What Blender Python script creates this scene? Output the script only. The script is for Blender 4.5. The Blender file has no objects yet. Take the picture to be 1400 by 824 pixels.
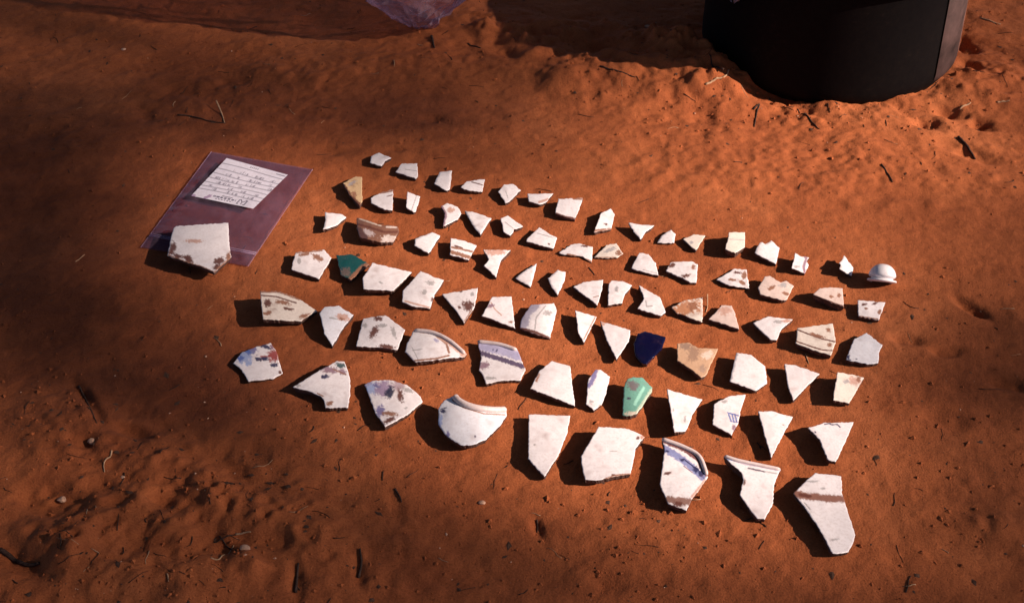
import bpy, bmesh, math, random
import numpy as np
from mathutils import Vector
from mathutils.geometry import delaunay_2d_cdt
R = math.radians
rng = random.Random(7); nrs = np.random.RandomState(7)
sc = bpy.context.scene
col = sc.collection

# ------------------------------------------------------------------ camera
FPX, CX, CY = 1923.0, 700.0, 412.0        # focal length in photo pixels
PITCH, DIST = R(38), 1.9
CAM = np.array([0, -DIST*math.cos(PITCH), DIST*math.sin(PITCH)])
FW = np.array([0, math.cos(PITCH), -math.sin(PITCH)])
UP = np.array([0, math.sin(PITCH), math.cos(PITCH)])
cd = bpy.data.cameras.new('camera'); co = bpy.data.objects.new('camera', cd); col.objects.link(co)
co.location = CAM; co.rotation_euler = (math.pi/2-PITCH, 0, 0)
cd.sensor_width = 36; cd.lens = 36*FPX/1400; cd.clip_start = .05; cd.clip_end = 500
sc.camera = co

# ------------------------------------------------------------------ sky, sun, exposure
SUN_EL, SUN_AZ = R(29), R(-14)            # azimuth of the sun: from +x (right) turned towards the camera
SUN = np.array([math.cos(SUN_EL)*math.cos(SUN_AZ), math.cos(SUN_EL)*math.sin(SUN_AZ), math.sin(SUN_EL)])
w = bpy.data.worlds.new('World'); sc.world = w; w.use_nodes = True
nt = w.node_tree; bg = nt.nodes['Background']
sky = nt.nodes.new('ShaderNodeTexSky'); sky.sky_type = 'NISHITA'; sky.sun_disc = False
sky.air_density = .4; sky.dust_density = .3; sky.sun_elevation = SUN_EL; sky.sun_rotation = R(90)-SUN_AZ
nt.links.new(sky.outputs[0], bg.inputs[0]); bg.inputs[1].default_value = .05
sd = bpy.data.lights.new('sun', 'SUN'); so = bpy.data.objects.new('sun', sd); col.objects.link(so)
sd.energy = 5; sd.angle = R(.53); sd.color = (1, .80, .68)
so.rotation_euler = Vector(SUN).to_track_quat('Z', 'Y').to_euler()
so.location = (3, -1, 3)
sc.view_settings.view_transform = 'Standard'; sc.view_settings.look = 'None'
sc.view_settings.exposure = .78; sc.view_settings.gamma = 1

# ------------------------------------------------------------------ helpers
def ray(u, v):
    u = np.asarray(u, float); v = np.asarray(v, float)
    return (FW[None]*FPX + np.stack([u-CX, 0*u, 0*u], 1) - UP[None]*(v-CY)[:, None])
def at_z(u, v, z):
    d = ray(u, v); s = (z-CAM[2])/d[:, 2]
    return CAM[None]+d*s[:, None]
def gp(u, v, z=0.):
    return at_z(np.array([u]), np.array([v]), np.array([z]))[0]
def to_px(P):
    P = np.asarray(P)-CAM
    zf = P@FW
    return CX+FPX*P[..., 0]/zf, CY-FPX*(P@UP)/zf

def hash2(i, j, s):
    n = (i.astype(np.int64)*374761393+j.astype(np.int64)*668265263+s*1442695041) & 0x7fffffff
    n = ((n ^ (n >> 13))*1274126177) & 0x7fffffff
    n = n ^ (n >> 16)
    return (n & 0xffff)/65535.
def vnoise(x, y, s=0):
    xi = np.floor(x); yi = np.floor(y); fx = x-xi; fy = y-yi
    fx = fx*fx*fx*(fx*(fx*6-15)+10); fy = fy*fy*fy*(fy*(fy*6-15)+10)
    a = hash2(xi, yi, s); b = hash2(xi+1, yi, s); c = hash2(xi, yi+1, s); d = hash2(xi+1, yi+1, s)
    return (a*(1-fx)+b*fx)*(1-fy)+(c*(1-fx)+d*fx)*fy-.5
def sstep(a, b, x):
    t = np.clip((x-a)/(b-a), 0, 1); return t*t*(3-2*t)

# ---- the ground's height at any point
# (u, v, radius in px, height m, stretch, angle): clods and hollows seen in the photograph
LUMPS = [(850,100,58,.036,2.5,.12),(930,70,30,.020,1.6,.5),(985,100,22,.012,1.6,.6),(760,45,35,.012,1.6,-.3),(700,62,14,.010,1.4,.6),(725,88,10,.008,1.8,-.5),(790,92,12,.009,1.5,.2),(815,70,10,-.012,1.8,.9),(870,95,11,-.010,1.5,.4),(905,60,10,-.010,1.3,1.1),(660,45,16,.008,1.5,.2),(560,95,45,.006,2.5,.1),(700,40,50,.010,1.5,.4),(760,70,30,.008,1.3,-.6),(850,55,40,.012,1.6,.7),(905,80,25,.008,1.2,.2),  # the first entry is a ridge added to shift the bucket's shadow edge
 (800,25,20,-.008,1.4,.3),(735,55,13,-.010,1.2,.0),(690,80,12,-.008,1.8,.9),(940,95,30,.012,1.4,-.5),(975,118,25,.010,2,.5),(880,40,15,-.008,1.8,.3),
 (1330,110,40,.010,1.8,.5),(1300,150,14,-.012,1.5,.8),(1345,165,13,-.012,1.2,.2),(1330,90,10,-.012,2.5,1.2),(1270,165,14,-.010,1.3,.0),
 (1320,55,12,-.014,2.2,1.4),(1380,100,30,.010,1.4,.2),(1250,130,30,.008,1.8,.2),(1325,205,16,-.008,2.4,.8),(1180,160,28,.004,2,.2),
 (75,690,26,-.012,2.2,.5),(100,735,45,.012,1.5,-.4),(35,770,22,-.010,2.6,.5),(120,780,50,.010,1.5,.3),(215,720,30,.006,2.5,.5),(310,745,28,-.012,1.5,.2),
 (330,765,22,.010,1.3,.9),(375,740,16,-.010,1.6,.3),(405,790,9,-.005,4,1.4),(490,775,8,-.004,4,1.4),(445,730,26,.006,1.5,.3),(180,590,12,-.008,2.2,.5),
 (110,605,12,-.010,1.6,.4),(230,640,70,.006,3.5,.55),(260,700,22,-.006,5,.55),(350,700,70,.007,3,.45),(330,655,18,-.006,4,.5),(120,545,8,-.008,6,.95),
 (540,690,9,-.003,3,1.2),(560,740,24,.005,1.5,.2),(735,715,7,-.005,2.5,1.3),(830,790,20,-.004,1.5,.2),(1330,430,10,-.010,3,.9),(1290,485,10,-.007,1.8,.1),
 (1380,530,14,-.008,2,.4),(1240,470,10,-.006,2,.2),(1290,575,18,-.004,1.6,.9),(1370,720,30,.008,1.4,.3),(1230,780,14,-.002,2,1.3),(200,155,12,-.006,2.2,.9),
 (370,100,16,.005,2,.3),(430,110,14,.004,1.4,.3),(590,165,10,-.004,1.4,.1),(450,205,12,-.005,1.8,.4),(540,205,8,-.004,1.5,.2),(1100,230,80,.006,3,.1),(1050,600,14,.003,2,.3)]
_L = []
for (u, v, r, h, st, an) in LUMPS:
    p = gp(u, v); sc_ = np.linalg.norm(p-CAM)/FPX
    _L.append((p[0], p[1], r*sc_*1.0, h, st, -an))
def rough(x, y):
    # the soil is smoothed flat where the sherds lie, trampled round about
    px = x-.02; py = y-.02
    d = np.sqrt((px/.62)**2+(py/.40)**2)
    r = sstep(.75, 1.35, d)
    bl = np.exp(-(((x+.62)/.5)**2+((y+.42)/.26)**2))
    tr = np.exp(-(((x-.35)/.75)**2+((y-.62)/.2)**2))
    patch = np.clip(.5+1.5*vnoise(x*5.3+2, y*5.3, 17)+.8*vnoise(x*13, y*13, 18), .15, 1.5)
    return .10+(.28*r+.9*bl+.8*tr)*patch
def H(x, y):
    x = np.asarray(x, float); y = np.asarray(y, float)
    shp = x.shape; x = x.ravel(); y = y.ravel()
    r = rough(x, y)
    wx = x+.02*vnoise(x*9, y*9, 31); wy = y+.02*vnoise(x*9, y*9, 32)
    z = .020*vnoise(x*1.7, y*1.7, 1)
    z += r*(.016*vnoise(wx*9, wy*9, 2)+.011*vnoise(wx*23, wy*23, 3)+.0058*vnoise(wx*55, wy*55, 4)+.0024*vnoise(wx*120, wy*120, 5))
    z += (.0008+.0010*r)*vnoise(x*210, y*210, 6)+.0014*vnoise(x*60, y*60, 8)
    a = .55; sx = x*math.cos(a)+y*math.sin(a); sy = -x*math.sin(a)+y*math.cos(a)   # scrapes
    z += .0035*np.clip(r-.2, 0, .7)*vnoise(sx*60, sy*9, 9)
    # sparse little crumbs and pits
    n = vnoise(x*85, y*85, 12); z += (.0014+.0022*r)*np.clip(n-.27, 0, 1)*4*.5
    n = vnoise(x*70+3, y*70, 13); z -= (.0008+.002*r)*np.clip(n-.30, 0, 1)*4*.5
    for (lx, ly, lr, h, st, an) in _L:
        m = (np.abs(x-lx) < 3*lr*st) & (np.abs(y-ly) < 3*lr*st)
        if not m.any(): continue
        dx = x[m]-lx; dy = (y[m]-ly)
        a_ = (dx*math.cos(an)+dy*math.sin(an))/st; b_ = -dx*math.sin(an)+dy*math.cos(an)
        big = h > .03
        q = np.sqrt(a_*a_+b_*b_)/lr; q = q+(.6*vnoise(x[m]*14, y[m]*14, 21) if big else .5*vnoise(x[m]*40, y[m]*40, 21))
        z[m] += h*np.exp(-np.clip(q, 0, 9)**(2 if big else 3))*(1+(.5*vnoise(x[m]*24, y[m]*24, 22)+.14*vnoise(x[m]*80, y[m]*80, 23) if big else .6*vnoise(x[m]*90, y[m]*90, 22)))
    return z.reshape(shp)
def h1(x, y): return float(H(np.array([x]), np.array([y]))[0])
def gpt(u, v):                            # a pixel on the real, uneven ground
    z = 0.
    for _ in range(6):
        p = gp(u, v, z); z = h1(p[0], p[1])
    return gp(u, v, z)

def soil_shade(u, v):                            # darker soil colour carrying part of the shade, towards the bag end and in a strip behind the rows
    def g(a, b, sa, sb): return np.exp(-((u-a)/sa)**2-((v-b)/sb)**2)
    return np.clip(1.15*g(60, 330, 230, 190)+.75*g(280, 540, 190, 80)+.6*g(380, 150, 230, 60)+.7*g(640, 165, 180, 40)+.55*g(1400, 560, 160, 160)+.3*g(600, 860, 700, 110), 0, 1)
# ---- materials
def mat(name):
    m = bpy.data.materials.new(name); m.use_nodes = True
    return m, m.node_tree, m.node_tree.nodes['Principled BSDF']
def N(t, ty, **kw):
    n = t.nodes.new(ty)
    for k, v in kw.items(): setattr(n, k, v)
    return n
def noise(t, vec, scale, detail=4, rough_=.55):
    n = N(t, 'ShaderNodeTexNoise'); n.inputs['Scale'].default_value = scale
    n.inputs['Detail'].default_value = detail; n.inputs['Roughness'].default_value = rough_
    if vec is not None: t.links.new(vec, n.inputs['Vector'])
    return n
def ramp(t, fac, stops):
    n = N(t, 'ShaderNodeValToRGB'); e = n.color_ramp.elements
    while len(e) < len(stops): e.new(.5)
    for q, (p, c) in zip(e, stops):
        q.position = p; q.color = (*c, 1) if len(c) == 3 else c
    t.links.new(fac, n.inputs[0]); return n
def mix(t, fac, a, b, blend='MIX'):
    n = N(t, 'ShaderNodeMix', data_type='RGBA', blend_type=blend)
    for sock, val in ((n.inputs[0], fac), (n.inputs[6], a), (n.inputs[7], b)):
        if hasattr(val, 'is_linked') or hasattr(val, 'node'): t.links.new(val, sock)
        elif isinstance(val, tuple): sock.default_value = (*val, 1)
        else: sock.default_value = val
    return n.outputs[2]
def bump(t, b, h, strength, dist):
    n = N(t, 'ShaderNodeBump'); n.inputs['Strength'].default_value = strength; n.inputs['Distance'].default_value = dist
    t.links.new(h, n.inputs['Height']); t.links.new(n.outputs[0], b.inputs['Normal']); return n

def ground_mat():
    m, t, b = mat('red_soil')
    v = N(t, 'ShaderNodeNewGeometry').outputs['Position']
    n1 = noise(t, v, 3.2, 6, .6); n2 = noise(t, v, 40, 6, .65); n3 = noise(t, v, 420, 3, .6); n4 = noise(t, v, 150, 4, .6)
    c1 = ramp(t, n1.outputs[0], [(.30, (.305, .083, .029)), (.52, (.375, .108, .037)), (.72, (.45, .142, .052))]).outputs[0]
    c2 = ramp(t, n2.outputs[0], [(.25, (.72, .68, .68)), (.5, (1, 1, 1)), (.78, (1.15, 1.14, 1.1))]).outputs[0]
    c = mix(t, .8, c1, c2, 'MULTIPLY')
    c3 = ramp(t, n3.outputs[0], [(.28, (.66, .62, .62)), (.5, (1, 1, 1)), (.75, (1.2, 1.2, 1.18))]).outputs[0]
    c = mix(t, .75, c, c3, 'MULTIPLY')
    c4 = ramp(t, n4.outputs[0], [(.24, (.18, .15, .15)), (.36, (1, 1, 1))]).outputs[0]      # dark organic specks
    c = mix(t, .8, c, c4, 'MULTIPLY')
    vo = N(t, 'ShaderNodeTexVoronoi'); vo.inputs['Scale'].default_value = 130; t.links.new(v, vo.inputs['Vector'])
    k = ramp(t, vo.outputs['Distance'], [(.05, (1, 1, 1)), (.13, (0, 0, 0))]).outputs[0]
    sel = ramp(t, vo.outputs['Color'], [(.86, (0, 0, 0)), (.90, (1, 1, 1))]).outputs[0]      # a few pale grit grains
    f = mix(t, 1., k, sel, 'MULTIPLY'); f2 = mix(t, 1., f, (.6, .6, .6), 'MULTIPLY')
    c = mix(t, f2, c, (.50, .27, .16))
    da = N(t, 'ShaderNodeAttribute', attribute_name='soil_shade')
    c = mix(t, da.outputs['Fac'], c, mix(t, 1., c, (.42, .42, .50), 'MULTIPLY'))  # part of the shade is multiplied into the soil colour
    t.links.new(c, b.inputs['Base Color'])
    b.inputs['Roughness'].default_value = .95; b.inputs['Specular IOR Level'].default_value = .15
    add = N(t, 'ShaderNodeMath', operation='ADD'); t.links.new(n3.outputs[0], add.inputs[0]); t.links.new(n4.outputs[0], add.inputs[1])
    bump(t, b, add.outputs[0], .45, .0020)
    return m
M_GROUND = ground_mat()

def painted_mat(name, rough_=.32, dirt=.5, dirtcol=(.20, .075, .042), spec=.45, bumpd=.0006):
    # colour from the painted attribute, plus soil stains in patches
    m, t, b = mat(name)
    at = N(t, 'ShaderNodeAttribute', attribute_name='paint')
    tc = N(t, 'ShaderNodeTexCoord'); oi = N(t, 'ShaderNodeObjectInfo')
    ofs = N(t, 'ShaderNodeVectorMath', operation='MULTIPLY_ADD')
    t.links.new(oi.outputs['Random'], ofs.inputs[0]); ofs.inputs[1].default_value = (7, 11, 5)
    t.links.new(tc.outputs['Object'], ofs.inputs[2]); v = ofs.outputs[0]
    n1 = noise(t, v, 75, 6, .65); n2 = noise(t, v, 300, 4, .6); n3 = noise(t, v, 28, 3, .5)
    k = ramp(t, n1.outputs[0], [(.50, (0, 0, 0)), (.72, (1, 1, 1))]).outputs[0]
    k2 = ramp(t, n3.outputs[0], [(.42, (0, 0, 0)), (.66, (1, 1, 1))]).outputs[0]
    f = mix(t, 1., k, k2, 'MULTIPLY')
    fs = mix(t, 1., f, (dirt, dirt, dirt), 'MULTIPLY')
    c = mix(t, fs, at.outputs['Color'], dirtcol)
    fine = ramp(t, n2.outputs[0], [(.30, (.80, .76, .74)), (.55, (1, 1, 1))]).outputs[0]
    c = mix(t, .7, c, fine, 'MULTIPLY')
    t.links.new(c, b.inputs['Base Color'])
    rr = N(t, 'ShaderNodeMapRange'); rr.inputs[3].default_value = rough_; rr.inputs[4].default_value = .8
    t.links.new(f, rr.inputs[0]); t.links.new(rr.outputs[0], b.inputs['Roughness'])
    b.inputs['Specular IOR Level'].default_value = spec
    bump(t, b, n1.outputs[0], .35, bumpd)
    return m
M_GLAZE = painted_mat('white_glaze', .34, .5)
M_DIRTY = painted_mat('soil_stained_glaze', .5, .9)
M_GLASS = painted_mat('dark_glassy_glaze', .12, .25, spec=.6)
M_LABEL = painted_mat('printed_paper', .7, .0, spec=.2)
def paste_mat():
    m, t, b = mat('dirty_shaded_paste')
    tc = N(t, 'ShaderNodeTexCoord'); n1 = noise(t, tc.outputs['Object'], 160, 5, .65)
    c = ramp(t, n1.outputs[0], [(.3, (.05, .022, .016)), (.58, (.09, .045, .032)), (.82, (.26, .17, .13))]).outputs[0]  # dirt-brown edges, with the shade under the sherds put into the colour
    t.links.new(c, b.inputs['Base Color']); b.inputs['Roughness'].default_value = .9
    bump(t, b, n1.outputs[0], .8, .002); return m
M_PASTE = paste_mat()
def plain(name, c, rough_=.8, spec=.3, var=.35, scale=80, bd=.001):
    m, t, b = mat(name)
    tc = N(t, 'ShaderNodeTexCoord'); n = noise(t, tc.outputs['Object'], scale, 5, .6)
    lo = tuple(x*(1-var) for x in c); hi = tuple(min(1, x*(1+var)) for x in c)
    r = ramp(t, n.outputs[0], [(.3, lo), (.7, hi)]).outputs[0]
    t.links.new(r, b.inputs['Base Color']); b.inputs['Roughness'].default_value = rough_
    b.inputs['Specular IOR Level'].default_value = spec
    bump(t, b, n.outputs[0], .5, bd); return m
def film(name, tint, opac, rough_=.22, base=(.62, .58, .68), fres=1.45):
    m, t, b = mat(name)
    out = t.nodes['Material Output']
    b.inputs['Base Color'].default_value = (*base, 1); b.inputs['Roughness'].default_value = rough_
    b.inputs['Specular IOR Level'].default_value = .45
    tr = N(t, 'ShaderNodeBsdfTransparent'); tr.inputs[0].default_value = (*tint, 1)
    fr = N(t, 'ShaderNodeFresnel'); ge = N(t, 'ShaderNodeNewGeometry')      # a thin film: the same from either side
    m1 = N(t, 'ShaderNodeMath', operation='MULTIPLY_ADD'); t.links.new(ge.outputs['Backfacing'], m1.inputs[0]); m1.inputs[1].default_value = -2; m1.inputs[2].default_value = 1
    m2 = N(t, 'ShaderNodeMath', operation='POWER'); m2.inputs[0].default_value = fres; t.links.new(m1.outputs[0], m2.inputs[1]); t.links.new(m2.outputs[0], fr.inputs[0])
    tc = N(t, 'ShaderNodeTexCoord'); n = noise(t, tc.outputs['Object'], 22, 5, .6)
    mr = N(t, 'ShaderNodeMapRange'); mr.inputs[1].default_value = .3; mr.inputs[2].default_value = .75
    mr.inputs[3].default_value = opac*.55; mr.inputs[4].default_value = opac*1.5; t.links.new(n.outputs[0], mr.inputs[0])
    ad = N(t, 'ShaderNodeMath', operation='ADD', use_clamp=True); t.links.new(fr.outputs[0], ad.inputs[0]); t.links.new(mr.outputs[0], ad.inputs[1])
    mx = N(t, 'ShaderNodeMixShader'); t.links.new(ad.outputs[0], mx.inputs[0])
    t.links.new(tr.outputs[0], mx.inputs[1]); t.links.new(b.outputs[0], mx.inputs[2]); t.links.new(mx.outputs[0], out.inputs[0])
    bump(t, b, n.outputs[0], .3, .004)
    return m
M_FILM = film('clear_polythene', (.80, .70, .80), .09, .16, (.40, .27, .38), 1.4)
M_SACK = film('hazy_polythene', (.78, .70, .76), .16, .16, (.66, .50, .62), 1.45)
M_SEAL = film('zip_seal_plastic', (.9, .82, .9), .22, .3, (.6, .45, .6))

# ---- object makers
def link(name, me, m=None, parent=None, loc=None):
    o = bpy.data.objects.new(name, me); col.objects.link(o)
    if m is not None and me is not None:
        for q in (m if isinstance(m, (list, tuple)) else [m]): me.materials.append(q)
    if parent is not None: o.parent = parent
    if loc is not None: o.location = loc
    return o
def tag(o, label=None, cat=None, group=None, kind=None):
    if label: o['label'] = label
    if cat: o['category'] = cat
    if group: o['group'] = group
    if kind: o['kind'] = kind
    return o
def mesh(name, V, F, smooth=True, mi=None):
    me = bpy.data.meshes.new(name); me.from_pydata([tuple(map(float, p)) for p in V], [], F)
    me.polygons.foreach_set('use_smooth', [smooth]*len(F) if isinstance(smooth, bool) else smooth)
    if mi is not None: me.polygons.foreach_set('material_index', mi)
    me.update(); return me
def tube(P, rad, seg=6, squash=1.0, caps=True):
    P = np.array(P, float); n = len(P); rad = np.broadcast_to(np.asarray(rad, float), (n,))
    V, F = [], []
    for i in range(n):
        t_ = P[min(i+1, n-1)]-P[max(i-1, 0)]; t_ = t_/(np.linalg.norm(t_)+1e-9)
        up = np.array([0, 0, 1.]) if abs(t_[2]) < .9 else np.array([1., 0, 0])
        a = np.cross(t_, up); a /= np.linalg.norm(a); b_ = np.cross(a, t_)
        for k in range(seg):
            an = 2*math.pi*k/seg; V.append(P[i]+rad[i]*(a*math.cos(an)+squash*b_*math.sin(an)))
    for i in range(n-1):
        for k in range(seg):
            k2 = (k+1) % seg; F.append((i*seg+k, i*seg+k2, (i+1)*seg+k2, (i+1)*seg+k))
    if caps:
        F.append(tuple(range(seg))[::-1]); F.append(tuple((n-1)*seg+k for k in range(seg)))
    return V, F
def spline(P, per=6):
    P = [np.array(p, float) for p in P]; out = []
    Q = [2*P[0]-P[1]]+P+[2*P[-1]-P[-2]]
    for i in range(1, len(Q)-2):
        a, b_, c, d = Q[i-1:i+3]
        for k in range(per):
            t_ = k/per
            out.append(.5*((2*b_)+(c-a)*t_+(2*a-5*b_+4*c-d)*t_**2+(3*b_-a-3*c+d)*t_**3))
    out.append(P[-1]); return np.array(out)

# ------------------------------------------------------------------ ground: one sheet, fine in view, coarse to the horizon
def axis(lo, hi, step):
    a = list(np.arange(lo, hi+step/2, step)); s = step; x = a[-1]; y = a[0]; up_, dn = [], []
    while x < 90: s *= 1.22; x += s; up_.append(x)
    s = step
    while y > -90: s *= 1.22; y -= s; dn.append(y)
    return np.array(dn[::-1]+a+up_)
gx, gy = axis(-1.06, 1.06, .0032), axis(-.50, 1.02, .0032)
XX, YY = np.meshgrid(gx, gy)
ZZ = H(XX, YY); far = np.maximum(np.abs(XX), np.abs(YY)); ZZ *= 1-sstep(2.5, 8, far)
nx, ny = len(gx), len(gy)
gm = bpy.data.meshes.new('ground'); gm.vertices.add(nx*ny)
gm.vertices.foreach_set('co', np.stack([XX, YY, ZZ], -1).astype(np.float32).ravel())
ii = np.arange(nx*ny).reshape(ny, nx)
q = np.stack([ii[:-1, :-1], ii[:-1, 1:], ii[1:, 1:], ii[1:, :-1]], -1).reshape(-1, 4)
gm.loops.add(q.size); gm.loops.foreach_set('vertex_index', q.ravel().astype(np.int32))
gm.polygons.add(len(q)); gm.polygons.foreach_set('loop_start', np.arange(0, q.size, 4, dtype=np.int32))
gm.polygons.foreach_set('use_smooth', np.ones(len(q), bool)); gm.update(); gm.validate()
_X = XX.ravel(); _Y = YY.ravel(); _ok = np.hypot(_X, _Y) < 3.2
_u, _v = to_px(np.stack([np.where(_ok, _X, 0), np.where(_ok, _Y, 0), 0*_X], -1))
_d = soil_shade(_u, _v)*_ok; _d = np.clip(_d+(.45*vnoise(_X*6, _Y*6, 111)+.3*vnoise(_X*17, _Y*17, 112)+.2*vnoise(_X*50, _Y*50, 113))*np.minimum(1, _d*2.5), 0, 1)
gm.attributes.new('soil_shade', 'FLOAT', 'POINT').data.foreach_set('value', _d.astype(np.float32))
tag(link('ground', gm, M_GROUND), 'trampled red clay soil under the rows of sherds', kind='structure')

# ------------------------------------------------------------------ unseen tree out to the right, its crown shaped to lay down the shade
TAU = [(1100,180,0),(697,287,.2),(557,440,.4),(957,707,.6),(150,650,.75),(700,760,2.4),(600,172,2.1),(600,117,1.9),(350,137,2.4),(250,537,4.0),(150,450,4.6),(1330,780,2.9),
 (1332,447,3.6),(1300,500,2.4),(60,300,4.2),(1350,230,.25),(1250,150,0),(1000,150,.1),(900,100,.3),(800,60,1.0),(750,120,1.2),(900,200,.4),(1200,280,.2),(1050,280,.1),(850,250,.3),(800,400,0),(900,500,0),
 (1000,560,.1),(1100,620,.2),(1230,560,.9),(1250,650,1.5),(1200,720,1.1),(1100,780,2.0),(850,720,.9),(600,680,1.4),(600,560,.6),(450,600,1.7),(450,330,.5),(450,250,.7),(400,430,1.0),(300,450,2.0),
 (300,300,0),(240,230,1.5),(480,180,1.3),(700,190,1.2),(1400,300,.9),(1380,150,.6),(1380,60,1.4),(100,60,1.8),(300,90,1.8),(450,100,1.8),(700,60,1.5),(50,560,1.9),(50,700,2.1),(250,650,1.2),
 (350,750,1.5),(200,790,1.9),(550,790,2.2),(960,800,2.4),(1380,600,2.7),(100,200,3.3),(200,330,2.6),(330,530,1.7),(480,530,1.0),(700,430,0),(600,350,.2),(1000,400,0),(1200,400,.05),(1260,390,.5),(750,630,0),(750,570,0),(640,570,.1),(850,650,0),(1142,707,0),(1040,680,0),(940,650,0),(330,250,0),(280,330,0),(352,495,.5),(440,530,.5),(540,550,.3)]
def shade(x, y):
    # how thickly the crown stands between the sun and this point of ground
    u, v = to_px(np.stack([x, y, 0*x], -1))
    num = 0*u; den = 0*u
    for (a, b, t_) in TAU:
        w_ = 1/((u-a)**2+(v-b)**2+40**2)**2; num += w_*t_; den += w_
    s = num/den
    out = np.maximum(np.maximum(-60-u, u-1460)/260, np.maximum(-40-v, v-864)/200)
    s = s*(1-sstep(0, .6, out))+2.6*sstep(0, 1.2, out)
    return np.clip(s-.85*soil_shade(u, v)-.12, 0, 9)
def make_tree():
    base_s = 20.0
    px, py = nrs.uniform(-2.6, 2.6, 90000), nrs.uniform(-2.2, 3.6, 90000)
    rr = ((px/2.5)**2+((py-.7)/2.8)**2)
    vis = to_px(np.stack([px, py, 0*px], -1))
    dens = shade(px, py)
    dens = np.where((py > -1.3), dens, 2.6)*np.clip(1.5*(1-rr)+.4, 0, 1)*(rr < 1)
    keep = nrs.rand(len(px)) < dens*.25
    px, py = px[keep], py[keep]
    s = base_s+nrs.uniform(-1.6, 1.6, len(px))
    C = np.stack([px, py, 0*px], -1)+SUN[None]*s[:, None]
    L = nrs.uniform(.026, .042, len(px))
    # each leaf: a folded lozenge with its own lean
    a = nrs.normal(size=(len(px), 3)); a /= np.linalg.norm(a, axis=1)[:, None]
    b_ = np.cross(a, nrs.normal(size=a.shape)); b_ /= np.linalg.norm(b_, axis=1)[:, None]
    n_ = np.cross(a, b_)
    W = (L*.55)[:, None]; LL = L[:, None]
    V = np.stack([C-a*LL, C+b_*W+n_*W*.25, C+a*LL*1.1, C-b_*W+n_*W*.25], 1).reshape(-1, 3)
    F = []
    for i in range(len(px)):
        k = 4*i; F.append((k, k+1, k+2)); F.append((k, k+2, k+3))
    foot = np.array([SUN[0]*base_s+.5, SUN[1]*base_s+2.2, 0.])
    root = link('tree', None, loc=foot)
    tag(root, 'unseen leafy tree beside the clearing, its crown shaped to shade the rows', 'tree')
    lm, t, b = mat('leaf'); oi = N(t, 'ShaderNodeTexCoord'); n = noise(t, oi.outputs['Object'], 3, 3)
    r = ramp(t, n.outputs[0], [(.3, (.035, .07, .018)), (.7, (.09, .13, .035))]).outputs[0]
    t.links.new(r, b.inputs['Base Color']); b.inputs['Roughness'].default_value = .6
    link('crown', mesh('crown', V-foot, F, False), lm, root)
    bm_ = plain('bark', (.12, .085, .06), .95, .1, .5, 12, .02)
    P = spline([(0, 0, -.1), (.05, .02, 2.2), (-.1, .05, 4.4), (0, .1, 6.6), (.05, .15, 9.2)])
    V, F = tube(P, np.linspace(.30, .08, len(P)), 12); link('trunk', mesh('trunk', V, F), bm_, root)
    for k, (ex, ey) in enumerate([(-1.9, 1.9), (-.9, 2.8), (1.5, 2.6), (2.1, 1.3), (2.0, .5), (-2.1, 1.2), (.4, 3.2)]):
        st = P[12+k]; e = np.array([ex, ey, 0])+SUN*(base_s+(.5-.15*k))-foot
        Q = spline([st, st*.5+e*.5+np.array([0, .1, .2]), e]); V, F = tube(Q, np.linspace(.06, .012, len(Q)), 7)
        link('limb', mesh('limb', V, F), bm_, root)
make_tree()
def woods():
    rs = np.random.RandomState(4); n = 3800
    d = rs.normal(size=(n, 3)); d /= np.linalg.norm(d, axis=1)[:, None]; q_ = rs.rand(n, 1)**.45
    lump = 1+.35*vnoise(d[:, 0]*2.5+9, d[:, 1]*2.5+d[:, 2]*2, 15)[:, None]
    C = d*q_*lump*np.array([2.9, 2.9, 2.0])+np.array([0, 0, 6.2])
    a = rs.normal(size=(n, 3)); a /= np.linalg.norm(a, axis=1)[:, None]
    b_ = np.cross(a, rs.normal(size=a.shape)); b_ /= np.linalg.norm(b_, axis=1)[:, None]
    L = rs.uniform(.09, .16, (n, 1))
    V = np.stack([C-a*L, C+b_*L*.6, C+a*L, C-b_*L*.6], 1).reshape(-1, 3)
    me = mesh('crown', V, [(4*i, 4*i+1, 4*i+2, 4*i+3) for i in range(n)], False); me.materials.append(bpy.data.materials['leaf'])
    P = spline([(0, 0, -.1), (.1, .05, 1.6), (-.05, .1, 3.4), (.05, 0, 5.2), (0, 0, 6.8)])
    V, F = tube(P, np.linspace(.2, .05, len(P)), 10); tm = mesh('trunk', V, F); tm.materials.append(bpy.data.materials['bark'])
    lms = []
    for k in range(6):
        an = k*1.05; st = P[11+k]; e = np.array([1.9*math.cos(an), 1.9*math.sin(an), 5.6+.3*k])
        Q = spline([st, (st+e)/2+np.array([0, 0, .3]), e]); V, F = tube(Q, np.linspace(.05, .012, len(Q)), 6)
        l_ = mesh('limb', V, F); l_.materials.append(bpy.data.materials['bark']); lms.append(l_)
    for k, (x, y, rz, sc_, lab) in enumerate([(-2.2, -4.2, 0, 1., 'woodland tree behind where the photographer stands'), (-5.0, 1.2, 1.3, 1.05, 'woodland tree past the shaded zip bag end of the rows'),
                                    (-2.4, 6.0, 2.2, 1.1, 'woodland tree beyond the plastic sack'), (3.0, 7.0, 4., 1.15, 'woodland tree beyond the black bucket'), (2.6, -6.4, 5., 1., 'woodland tree behind and right of the photographer')]):
        r_ = link('woodland_tree', None, loc=(x, y, 0)); r_.rotation_euler = (0, 0, rz); r_.scale = (sc_,)*3
        tag(r_, lab, 'tree', 'trees round the clearing')
        link('crown', me, None, r_); link('trunk', tm, None, r_)
        for l_ in lms: link('limb', l_, None, r_)
woods()

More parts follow.
